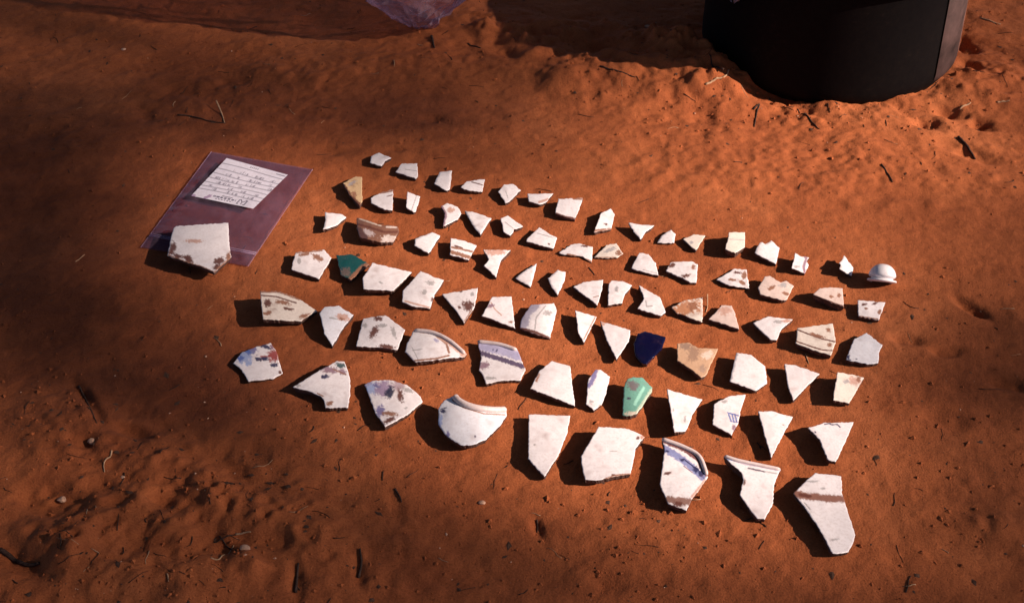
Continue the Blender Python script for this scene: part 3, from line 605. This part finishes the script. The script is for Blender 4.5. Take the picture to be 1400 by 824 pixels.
    if 'rim' in o:
        rp = P2(crop, o['rim']); rr = o.get('rimr', .0028)
        zz = np.full(len(rp), z0)
        for _ in range(6):
            W = at_z(rp[:, 0], rp[:, 1], zz); zz = z0+f(W[:, 0], W[:, 1])+rr*.35
        W[:, 2] = zz; Q = spline(list(W-c), 8)
        rad = np.full(len(Q), rr); rad[0] *= .6; rad[-1] *= .6
        VV, FF = tube(Q, rad, 10); rm = mesh('rim', VV, FF)
        u_, v_ = to_px(np.array(VV)+c)
        cc = paint(u_, v_, o.get('rc', (.66, .56, .54)), crop, [], seed)
        a2 = rm.color_attributes.new('paint', 'FLOAT_COLOR', 'POINT')
        a2.data.foreach_set('color', np.concatenate([cc, np.ones((len(VV), 1))], 1).astype(np.float32).ravel())
        link('rim', rm, M_DIRTY, ob)
    return ob
seed = 3
for rname, items in ROWS:
    for i, (desc, crop, pts, Ls, marks, o) in enumerate(items):
        seed += 17
        ob = sherd(desc, crop, pts, Ls, marks, o, seed)
        tag(ob, f'{desc}, {ORD[i]} from bag end, {rname}', 'sherd', 'pottery sherds laid out in rows')

# ------------------------------------------------------------------ round white knob-like neck at the end of the nearest row
def knob():
    c = gpt(1205, 391); s = np.linalg.norm(c-CAM)/FPX
    root = link('vessel_neck', None, loc=c)
    tag(root, 'round white domed vessel neck with a collar, at the end of its row', 'sherd', 'pottery sherds laid out in rows')
    prof = [(0, 1.0), (.30, .97), (.58, .84), (.82, .60), (.95, .32), (.98, .14), (.90, .02), (.78, -.04)]
    col_ = [(.78, -.04), (.84, -.13), (1.00, -.15), (1.07, -.21), (1.05, -.29), (.94, -.33), (.84, -.36), (.80, -.30)]
    Rr = 18.0*s
    axis_ = np.array([.12, .62, .77]); axis_ /= np.linalg.norm(axis_)
    e1 = np.cross(axis_, [1, 0, 0]); e1 /= np.linalg.norm(e1); e2 = np.cross(axis_, e1)
    cen = np.array([0, .004, Rr*.62])
    def lathe(prof, seg=40):
        V, F = [], []
        for (r, h) in prof:
            for k in range(seg):
                a = 2*math.pi*k/seg; V.append(cen+Rr*(r*(e1*math.cos(a)+e2*math.sin(a))+h*axis_))
        for i in range(len(prof)-1):
            for k in range(seg):
                k2 = (k+1) % seg; F.append((i*seg+k, (i+1)*seg+k, (i+1)*seg+k2, i*seg+k2))
        return V, F
    for nm, pr, m in (('dome', prof, M_GLAZE), ('collar', col_, M_GLAZE)):
        sp = spline([(a, b_, 0) for a, b_ in pr], 4)[:, :2]
        V, F = lathe([tuple(p) for p in sp]); me = mesh(nm, V, F)
        a2 = me.color_attributes.new('paint', 'FLOAT_COLOR', 'POINT')
        a2.data.foreach_set('color', np.tile(np.array([.82, .80, .82, 1.]), (len(V), 1)).astype(np.float32).ravel())
        link(nm, me, m, root)
    V, F = lathe([(.80, -.32), (.5, -.34), (.02, -.30)]); link('broken_base', mesh('broken_base', V, F), M_PASTE, root)
knob()

# ------------------------------------------------------------------ labelled zip bag, its paper slip, the sherd resting on it
def bilerp(q_, a, b_):
    TL, TR, BR, BL = q_; return TL*(1-a)*(1-b_)+TR*a*(1-b_)+BR*a*b_+BL*(1-a)*b_
def sheet(quad, nu, nv, zf, wob=0):
    A, B = np.meshgrid(np.linspace(0, 1, nu), np.linspace(0, 1, nv)); A = A.ravel(); B = B.ravel()
    uv = np.stack([bilerp(quad, a, b_) for a, b_ in zip(A, B)])
    g0 = at_z(uv[:, 0], uv[:, 1], np.zeros(len(uv))); h = H(g0[:, 0], g0[:, 1])
    for _ in range(4):
        P = at_z(uv[:, 0], uv[:, 1], h); z = zf(A, B, P)
        h = z
    P = at_z(uv[:, 0], uv[:, 1], h)
    F = [(j*nu+i, (j+1)*nu+i, (j+1)*nu+i+1, j*nu+i+1) for j in range(nv-1) for i in range(nu-1)]
    return P, F, A, B, uv
BAGQ = [np.array(p, float) for p in ((289, 207.5), (427.5, 231.5), (339, 364), (192.5, 338))]
bc = gpt(310, 285); BZ = bc[2]
bx0 = at_z(np.array([q_[0] for q_ in BAGQ]), np.array([q_[1] for q_ in BAGQ]), np.zeros(4))
_u = np.linspace(0, 1, 15); _q = np.stack([bilerp(BAGQ, a, b_) for a in _u for b_ in _u]); _g = at_z(_q[:, 0], _q[:, 1], np.zeros(len(_q)))
_cx = np.stack([np.ones(len(_g)), _g[:, 0], _g[:, 1]], 1); _hh = H(_g[:, 0], _g[:, 1])
_co = np.linalg.lstsq(_cx, _hh, rcond=None)[0]; _off = (_hh-_cx@_co).max()
def bag_plane(x, y): return _co[0]+_co[1]*x+_co[2]*y+_off*.8+.0006
def crinkle(A, B, P):
    n = .0022*vnoise(A*5+2, B*9, 71)+.0013*vnoise(A*14, B*20, 72)
    lft = np.exp(-(A/.2)**2)*np.exp(-((B-.55)/.3)**2)
    n += .016*lft*np.abs(vnoise(A*9+B*16, B*5-A*4, 73))+.0030*np.abs(vnoise(A*7-B*6+5, B*9+A*5, 74))+.0016*np.abs(vnoise(A*17+B*6+5, B*13-A*9, 75))
    puff = .0045*np.sqrt(np.clip(np.minimum.reduce([A, 1-A, B, 1-B])*4, 0, 1))
    return n*np.clip(np.minimum.reduce([A, 1-A, B, 1-B])*14, .35, 1)+puff
bag = link('zip_bag', None, loc=bc)
tag(bag, 'clear resealable plastic bag lying flat with a paper slip in it', 'plastic bag')
Pt, Ft, A_, B_, _ = sheet(BAGQ, 60, 80, lambda A, B, P: bag_plane(P[:, 0], P[:, 1])+crinkle(A, B, P)+.0006)
link('upper_film', mesh('upper_film', Pt-bc, Ft), M_FILM, bag)
Pb, Fb, _, _, _ = sheet(BAGQ, 20, 24, lambda A, B, P: bag_plane(P[:, 0], P[:, 1]))
link('lower_film', mesh('lower_film', Pb-bc, [f[::-1] for f in Fb]), M_FILM, bag)
for b0 in (.862, .878):                                                # the zip's two ridges
    uv = [bilerp(BAGQ, a, b0) for a in np.linspace(.005, .995, 30)]
    ps = []
    for k, q_ in enumerate(uv):
        a = .005+.99*k/29; p = gp(q_[0], q_[1], BZ)
        z = bag_plane(p[0], p[1])+float(crinkle(np.array([a]), np.array([b0]), None)[0])+.0012
        ps.append(gp(q_[0], q_[1], z)-bc)
    V, F = tube(ps, .0011, 6); link('zip_ridge', mesh('zip_ridge', V, F), M_SEAL, bag)
for b0 in (0, 1):                                                      # welded side seams
    ps = []
    for b_ in np.linspace(0, 1, 26):
        q_ = bilerp(BAGQ, b0, b_); p = gp(q_[0], q_[1], BZ); ps.append(gp(q_[0], q_[1], bag_plane(p[0], p[1])+.0012)-bc)
    V, F = tube(ps, .0004, 6); link('side_seam', mesh('side_seam', V, F), M_SEAL, bag)

LABQ = [P2('Z', [p])[0] for p in ((535, 108), (880, 202), (685, 393), (335, 320))]
def lab_z(A, B, P):
    return bag_plane(P[:, 0], P[:, 1])+.0078+.0022*vnoise(A*3+1, B*3, 81)
Pl, Fl, A_, B_, _ = sheet(LABQ, 170, 150, lab_z)
lm = mesh('paper_slip', Pl-bc, Fl)
C = np.tile(np.array([.80, .77, .86]), (len(Pl), 1))
ink = np.zeros(len(Pl))
r2 = random.Random(5)
for li, b0 in enumerate((.13, .27, .385, .50, .60, .70, .79)):           # ruled lines with handwriting along them
    bb = B_+.012*np.sin(A_*5+li); ink = np.maximum(ink, .55*(1-sstep(.006, .014, np.abs(bb-b0))))
    if li > 0:
        x = .04
        while x < .93:
            wd = r2.uniform(.02, .085)
            if r2.random() < .62:
                m = (A_ > x) & (A_ < x+wd)
                wv = np.abs(np.sin(A_*190+li*3)+.8*np.sin(A_*97+li)); tall = .022+.014*(np.sin(A_*61+li*2) > .3)
                on = (np.abs(bb-(b0-.032)) < tall) & (wv < .9) & m
                ink = np.maximum(ink, .62*on)
            x += wd+r2.uniform(.008, .03)
ink = np.maximum(ink, .75*((A_ > .84) & (A_ < .99) & (np.abs(B_-.055) < .012)))
ink = np.maximum(ink, .6*((A_ > .42) & (A_ < .56) & (np.abs(B_-.06) < .02) & (np.sin(A_*210) > -.2)))
ink = np.maximum(ink, .85*((A_ > .30) & (A_ < .66) & (np.abs(B_-.895) < .018) & (np.sin(A_*160)*np.sin(A_*57) > -.35)))
ink = np.maximum(ink, .85*((A_ > .36) & (A_ < .62) & (np.abs(B_-.945) < .012) & (np.sin(A_*140) > -.3)))
ink = np.maximum(ink, .7*((A_ > .42) & (A_ < .58) & (np.abs(B_-.85) < .010)))
la, lb_ = (A_-.765)/.07, (B_-.905)/.065                                  # small emblem: two brackets and a forked stroke
emb = ((np.abs(np.abs(la)-.85) < .13) & (np.abs(lb_) < 1)) | ((np.abs(np.abs(la)-.62) < .14) & (np.abs(np.abs(lb_)-.9) < .13)) | ((np.abs(la) < .1) & (lb_ > -.1) & (lb_ < .8)) | ((np.abs(np.abs(la)+lb_*.7+.0) < .14) & (lb_ < 0) & (lb_ > -.8))
ink = np.maximum(ink, .85*emb)
C = C*(1-ink[:, None])+np.array([.06, .05, .10])*ink[:, None]
a2 = lm.color_attributes.new('paint', 'FLOAT_COLOR', 'POINT')
a2.data.foreach_set('color', np.concatenate([C, np.ones((len(C), 1))], 1).astype(np.float32).ravel())
tag(link('paper_slip', lm, M_LABEL, loc=bc), 'white ruled paper slip with handwritten lines on the clear bag', 'label')

ob = sherd('', 'Z', [(235,500),(250,490),(545,470),(548,560),(560,665),(510,710),(465,750),(395,720),(300,690),(200,655),(215,580)], 11,
      [('b',d_,232,610,16,34,.2),('b',d_,225,640,20,14,0),('b',d_,255,660,20,12,0),('b',d_,310,668,36,14,.3),('b',d_,325,685,22,10,.2),('b',d_,490,688,34,20,-.3),('b',d_,478,722,18,20,.2),
       ('l',br,[(205,652),(300,690),(395,720),(462,748)],8),('b',pk,350,575,50,10,0),('b',br,545,660,12,20,.2),('l',br,[(468,745),(555,668)],8)], {'t': .007}, 997, base_h=bag_plane(bc[0], bc[1])+.006)
tag(ob, 'big pentagonal white sherd with rusty stained edge lying on the bag', 'sherd', 'pottery sherds laid out in rows')

# ------------------------------------------------------------------ black bucket
def bucket():
    c0 = gp(1130, 55); c = np.array([c0[0], c0[1], h1(c0[0], c0[1])-.012])
    s = np.linalg.norm(c-CAM)/FPX; r0 = 163*s
    root = link('bucket', None, loc=c)
    tag(root, 'large black dusty plastic bucket standing on the red soil', 'bucket')
    m, t, b = mat('black_plastic')
    tc = N(t, 'ShaderNodeTexCoord'); n = noise(t, tc.outputs['Object'], 9, 6, .65); n2 = noise(t, tc.outputs['Object'], 120, 4, .6)
    f = mix(t, 1., n.outputs[0], n2.outputs[0], 'MULTIPLY')
    k = ramp(t, f, [(.16, (.003, .0025, .003)), (.36, (.005, .004, .004)), (.55, (.016, .010, .009))]).outputs[0]
    t.links.new(k, b.inputs['Base Color']); b.inputs['Roughness'].default_value = .6; b.inputs['Specular IOR Level'].default_value = .07
    bump(t, b, n2.outputs[0], .2, .001)
    Ht = .235; seg = 72
    def lathe(prof, name, mm=m):
        sp = prof; V, F = [], []
        for (r, h) in sp:
            for k_ in range(seg):
                a = 2*math.pi*k_/seg; V.append((r*math.cos(a), r*math.sin(a), h))
        for i in range(len(sp)-1):
            for k_ in range(seg):
                k2 = (k_+1) % seg; F.append((i*seg+k_, i*seg+k2, (i+1)*seg+k2, (i+1)*seg+k_))
        link(name, mesh(name, V, F), mm, root)
    sl = -.02
    lathe([(.001, 0), (r0*.86, 0), (r0*.93, .005), (r0*.975, .014), (r0*.995, .026)]+[(r0+sl*h, h) for h in np.linspace(.036, Ht, 14)]+[(r0+sl*Ht-.005, Ht-.002)]+[(r0+sl*h-.005, h) for h in np.linspace(Ht-.01, .02, 6)]+[(.001, .015)], 'wall')
    lathe([(r0+sl*Ht-.002, Ht-.028), (r0+sl*Ht+.011, Ht-.026), (r0+sl*Ht+.013, Ht), (r0+sl*Ht+.006, Ht+.008), (r0+sl*Ht-.006, Ht+.004)], 'rim')
    for (a0, a1, cc) in ((-47, -23, (.05, .028, .025)), (-22, 20, (.12, .055, .04))):   # side bands: the wall's sunlit edge put into lighter colours
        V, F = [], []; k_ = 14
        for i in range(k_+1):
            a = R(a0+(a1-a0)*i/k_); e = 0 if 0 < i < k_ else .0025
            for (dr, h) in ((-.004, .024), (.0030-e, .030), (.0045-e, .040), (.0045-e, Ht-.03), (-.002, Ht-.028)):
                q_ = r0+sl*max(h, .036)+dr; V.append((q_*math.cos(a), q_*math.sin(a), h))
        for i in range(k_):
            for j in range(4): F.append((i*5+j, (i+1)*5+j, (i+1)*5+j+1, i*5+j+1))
        link('sunlit_band', mesh('sunlit_band', V, F), plain('sunlit_plastic', cc, .75, .15, .6, 22), root)
    rt = r0+sl*Ht+.016
    P = spline([(-rt, 0, Ht-.03), (-rt*.95, -rt*.3, Ht-.06), (-rt*.55, -rt*.87, Ht-.10), (0, -rt*1.07, Ht-.115), (rt*.55, -rt*.87, Ht-.10), (rt*.95, -rt*.3, Ht-.06), (rt, 0, Ht-.03)], 8)
    P[:, 1] *= -1
    V, F = tube(P, .003, 8); link('handle', mesh('handle', V, F), plain('wire', (.25, .24, .24), .4, .5), root)
    return c, r0, sl, Ht
BK = bucket()
# plastic bag hanging over the bucket's edge
def hanging():
    c, r0, sl, Ht = BK
    a0 = R(208)
    V, F = [], []; nu, nv_ = 26, 40
    for j in range(nv_):
        b_ = j/(nv_-1)
        for i in range(nu):
            a = i/(nu-1)
            wd = .30*(1-b_)**.7+.045; z = Ht+.012-b_*(Ht-.15)
            an = a0+(a-.5)*wd*1.5+.10*b_
            rr = r0+sl*max(0, z)+.018+.016*vnoise(np.array([a*6.]), np.array([b_*5.]), 91)[0]+.008*vnoise(np.array([a*15.]), np.array([b_*9.]), 92)[0]
            if b_ < .06: rr -= .03*(1-b_/.06)
            V.append((rr*math.cos(an)+.0, rr*math.sin(an), z+.02*vnoise(np.array([a*4.]), np.array([3.]), 93)[0]*b_))
    for j in range(nv_-1):
        for i in range(nu-1): F.append((j*nu+i, (j+1)*nu+i, (j+1)*nu+i+1, j*nu+i+1))
    tag(link('plastic_bag', mesh('plastic_bag', V, F), film('draped_polythene', (.8, .74, .82), .30, .25), loc=c), 'crumpled clear plastic bag hanging over the rim of the bucket', 'plastic bag')
hanging()

# ------------------------------------------------------------------ standing polythene sack, top middle
def sack():
    p = gp(574, 36); c = np.array([p[0], p[1], h1(p[0], p[1])]); s = np.linalg.norm(c-CAM)/FPX
    nv_, seg = 40, 44; V, F = [], []; rs = np.random.RandomState(3)
    for j in range(nv_):
        b_ = j/(nv_-1); z = -.004+.62*b_**1.25
        r = s*(11+66*min(1, z/.085)**.8)+.05*b_
        for k in range(seg):
            a = 2*math.pi*(k+(.5 if j % 2 else 0))/seg+rs.uniform(-.05, .05); ca, sa = math.cos(a), math.sin(a)
            n = .30*vnoise(np.array([ca*2.2+5]), np.array([sa*2.2+b_*3]), 95)[0]+.5*(.25-abs(vnoise(np.array([ca*4+5]), np.array([sa*4+b_*9]), 96)[0]))
            q_ = r*(1+n+rs.uniform(-.07, .07)-.10*abs(math.sin(a*4.5+3*b_)))
            V.append((q_*ca*1.15+.04*b_*b_, q_*sa*.8, z+(rs.uniform(-.006, .006) if j else 0)))
    for j in range(nv_-1):
        for k in range(seg):
            k2 = (k+1) % seg; F.append((j*seg+k, j*seg+k2, (j+1)*seg+k2, (j+1)*seg+k))
    F.append(tuple(range(seg))[::-1])
    root = link('plastic_sack', None, loc=c)
    tag(root, 'tall crumpled clear plastic sack standing on the soil', 'plastic bag')
    link('sack_wall', mesh('sack_wall', V, F, False), M_SACK, root)
    # twisted neck
    V2, F2 = [], []
    for j in range(14):
        b_ = j/13
        r = (s*78+.06)*(1-b_)**1.4+.018+.03*max(0, b_-.7)*3
        for k in range(60):
            a = 2*math.pi*k/60+b_*1.6; f = 1+.22*math.sin(a*7)*b_
            V2.append((r*f*math.cos(a)*1.15*(1 if b_ > .1 else 1)+.04, r*f*math.sin(a)*.85, .60+.16*b_))
    for j in range(13):
        for k in range(60):
            k2 = (k+1) % 60; F2.append((j*60+k, j*60+k2, (j+1)*60+k2, (j+1)*60+k))
    link('gathered_neck', mesh('gathered_neck', V2, F2), M_SACK, root)
sack()

# ------------------------------------------------------------------ twigs, straws, dead leaf scraps, pebbles
M_TWIG = plain('dark_twig', (.055, .032, .024), .9, .1, .5, 200)
M_STRAW = plain('dry_straw', (.42, .26, .15), .7, .2, .3, 200)
M_LEAF = plain('dead_leaf', (.085, .045, .03), .9, .1, .5, 150)
M_PEB = plain('pale_pebble', (.55, .33, .22), .85, .2, .3, 200)
TW = [ # px path, radius px, straw?, label
 ([(243,158),(262,160),(285,166),(308,169)],1.3,0,'thin dark twig lying on shaded soil above the zip bag'),
 ([(297,147),(303,155),(307,168)],1.0,1,'short pale stalk sticking up at a thin twig end'),
 ([(153,617),(150,625),(142,634),(143,645)],1.2,1,'curled pale root fibre on the trampled soil'),
 ([(108,528),(118,548),(132,578)],1.6,0,'straight dark twig pressed into the soil'),
 ([(322,730),(335,728),(343,727)],1.4,1,'short bright straw beside a tuft of rootlets'),
 ([(288,762),(300,764),(310,757),(320,745)],1.1,1,'arched straw beneath a tuft of rootlets'),
 ([(300,733),(312,748),(322,752)],1.2,0,'black rootlet, lower one of a tuft in the soil'),
 ([(292,741),(306,735),(323,731)],1.2,0,'black rootlet, upper one of a tuft in the soil'),
 ([(404,810),(406,790),(408,770)],2.4,0,'stout dark stick standing out of trampled soil'),
 ([(490,790),(494,770),(492,750)],2.2,0,'dark bent stick beside the trampled soil'),
 ([(0,752),(18,765),(35,772),(54,770)],3.6,0,'thick dark stick half sunk in a hollow'),
 ([(988,104),(975,92),(970,75)],1.3,0,'thin dark twig leaning at the bucket foot'),
 ([(963,130),(977,120),(990,109),(996,99)],1.7,1,'forked pale stalk at the edge of the bucket shadow'),
 ([(1030,150),(1038,143),(1035,153),(1031,174)],1.3,0,'crooked dark twig in front of the bucket'),
 ([(1090,150),(1105,160),(1120,177)],1.1,0,'slim dark twig in front of the bucket'),
 ([(1312,148),(1322,144),(1327,141)],1.3,1,'short pale straw among clods beside the bucket'),
 ([(1363,140),(1372,139),(1380,138)],1.3,1,'bright straw on clods beside the bucket'),
 ([(1340,25),(1355,30),(1368,34)],1.3,1,'long straw on dark soil beyond the bucket'),
 ([(1310,188),(1322,200),(1333,218)],2.0,0,'curved dark root in the soil beside the bucket'),
 ([(1205,225),(1214,238),(1220,250)],1.1,0,'hair-thin dark twig on smooth soil'),
 ([(820,95),(845,98),(868,106)],1.2,0,'dark twig on clods left of the bucket shadow'),
 ([(640,60),(650,64),(657,66)],1.2,0,'short dark twig near the plastic sack'),
 ([(590,50),(592,57),(594,66)],1.8,0,'dark rootlet poking out under the plastic sack'),
 ([(103,358),(110,353),(116,348)],.6,1,'hair-thin pale straw on the dark shaded soil'),
 ([(966,412),(967,420),(965,427)],.9,1,'tiny pale straw standing between two sherds'),
 ([(540,668),(546,678),(549,686)],1.5,0,'short dark twig on open soil below the bowl fragment'),
 ([(734,710),(735,720),(734,728)],1.3,0,'short dark twig below the dagger-shaped sherd'),
 ([(805,366),(810,372),(813,376)],.9,0,'tiny twig under the boat-shaped sherd'),
]
for pts, r_, straw, lab in TW:
    P = np.array([gpt(u, v) for u, v in pts]); sc_ = np.linalg.norm(P[0]-CAM)/FPX
    P[:, 2] += r_*sc_*.55
    if 'sticking' in lab or 'standing between' in lab or 'leaning' in lab: P[0, 2] += .012
    Q = spline(list(P), 6); c = Q[0].copy()
    if 'stick' not in lab.split()[-1]: 
        hz = H(Q[:, 0], Q[:, 1])+r_*sc_*.35; Q[:, 2] = np.maximum(Q[:, 2], hz) if ('sticking' in lab or 'standing' in lab or 'leaning' in lab) else hz
    V, F = tube(Q-c, r_*sc_*np.linspace(1.05, .6, len(Q)), 7)
    tag(link('straw' if straw else 'twig', mesh('twig', V, F), M_STRAW if straw else M_TWIG, loc=c), lab, 'straw' if straw else 'twig')
# pebbles one can pick out
for (u, v, r_, lab) in [(126,604,5,'flat pale pebble beside a hollow in trampled soil'),(659,687,4,'small white chip alone on open soil below the rows'),(335,750,6,'pale orange stone beside the rootlets'),
                        (168,652,2.5,'tiny pale pebble near the curled root fibre'),(169,68,2.5,'tiny pale pebble on shaded soil near the sack shadow'),(885,37,3,'small grey pebble by the bucket shadow'),(85,683,5,'small clod-like stone by a hollow')]:
    p = gpt(u, v); s = np.linalg.norm(p-CAM)/FPX
    bm = bmesh.new(); bmesh.ops.create_icosphere(bm, subdivisions=2, radius=r_*s)
    for v_ in bm.verts:
        d = v_.co.normalized(); k = 1+.5*float(vnoise(np.array([d.x*1.7+u]), np.array([d.y*1.7+d.z*1.3]), 5)[0])
        v_.co = Vector((d.x*1.25, d.y, d.z*.55))*r_*s*k
    me = bpy.data.meshes.new('pebble'); bm.to_mesh(me); bm.free()
    tag(link('pebble', me, M_PEB, loc=(p[0], p[1], p[2]+r_*s*.2)), lab, 'pebble', 'loose pebbles on the soil')

# uncountable crumbs of soil, grit and leaf scraps
def crumbs(name, n, m, rmin, rmax, label, flat=.7, seed=1, bias=0.):
    rs = np.random.RandomState(seed)
    u = rs.uniform(-40, 1440, n*6); v = rs.uniform(-30, 860, n*6)
    P = at_z(u, v, np.zeros(len(u))); r = rough(P[:, 0], P[:, 1])
    cl = vnoise(P[:, 0]*7, P[:, 1]*7, 101)+.5
    k = rs.rand(len(u)) < np.clip((r+bias)*cl*1.3, .03, 1); P = P[k][:n]
    P[:, 2] = H(P[:, 0], P[:, 1])
    oct_ = np.array([(1, 0, 0), (-1, 0, 0), (0, 1, 0), (0, -1, 0), (0, 0, 1), (0, 0, -1)], float)
    fc = [(0, 2, 4), (2, 1, 4), (1, 3, 4), (3, 0, 4), (2, 0, 5), (1, 2, 5), (3, 1, 5), (0, 3, 5)]
    V, F = [], []
    for i, p in enumerate(P):
        R_ = rmin+(rmax-rmin)*rs.rand()**3; a = rs.uniform(0, 6.3); el = rs.uniform(.6, 1.6 if flat > .4 else 2.6)
        o_ = oct_*(1+.35*rs.uniform(-1, 1, (6, 1)))*np.array([R_*el, R_, R_*flat])
        x = o_[:, 0]*math.cos(a)-o_[:, 1]*math.sin(a); y = o_[:, 0]*math.sin(a)+o_[:, 1]*math.cos(a)
        V += list(np.stack([x+p[0], y+p[1], o_[:, 2]+p[2]+R_*flat*.25], 1)); F += [tuple(6*i+q_ for q_ in f) for f in fc]
    me = mesh(name, V, F, False)
    uu, vv = to_px(np.array(V)); me.attributes.new('soil_shade', 'FLOAT', 'POINT').data.foreach_set('value', soil_shade(uu, vv).astype(np.float32))
    tag(link(name, me, m), label, kind='stuff')
crumbs('soil_crumbs', 4200, M_GROUND, .0006, .0034, 'loose crumbs of red soil scattered over the ground', .75, 11)
crumbs('leaf_scraps', 900, M_LEAF, .0007, .0036, 'dark scraps of dead leaf scattered on the red soil', .18, 12, .1)
crumbs('pale_grit', 160, M_PEB, .0005, .0018, 'pale grit grains scattered over the red soil', .7, 13, .2)


# hair roots and chaff trodden into the soil
def litter(name, n, m, label, seed):
    rs = np.random.RandomState(seed); V, F = [], []; k = 0
    while k < n:
        u, v = rs.uniform(-20, 1420), rs.uniform(-20, 850); p = gp(u, v)
        if rs.rand() > rough(np.array([p[0]]), np.array([p[1]]))[0]*1.2+.05: continue
        a = rs.uniform(0, 6.3); L = rs.uniform(.006, .028); r_ = rs.uniform(.0003, .0009); pts = []
        x, y = p[0], p[1]
        for j in range(5):
            pts.append((x, y)); x += math.cos(a)*L/4; y += math.sin(a)*L/4; a += rs.normal()*.25
        q_ = np.array(pts); z = H(q_[:, 0], q_[:, 1])+r_*.7
        v_, f_ = tube(np.column_stack([q_, z]), r_*np.linspace(1, .5, 5), 4); b0 = len(V); V += v_; F += [tuple(i+b0 for i in f) for f in f_]; k += 1
    tag(link(name, mesh(name, V, F), m), label, kind='stuff')
litter('dark_rootlets', 210, M_TWIG, 'dark hair roots trodden into the red soil', 31)
litter('chaff', 45, M_STRAW, 'pale bits of chaff trodden into the red soil', 32)
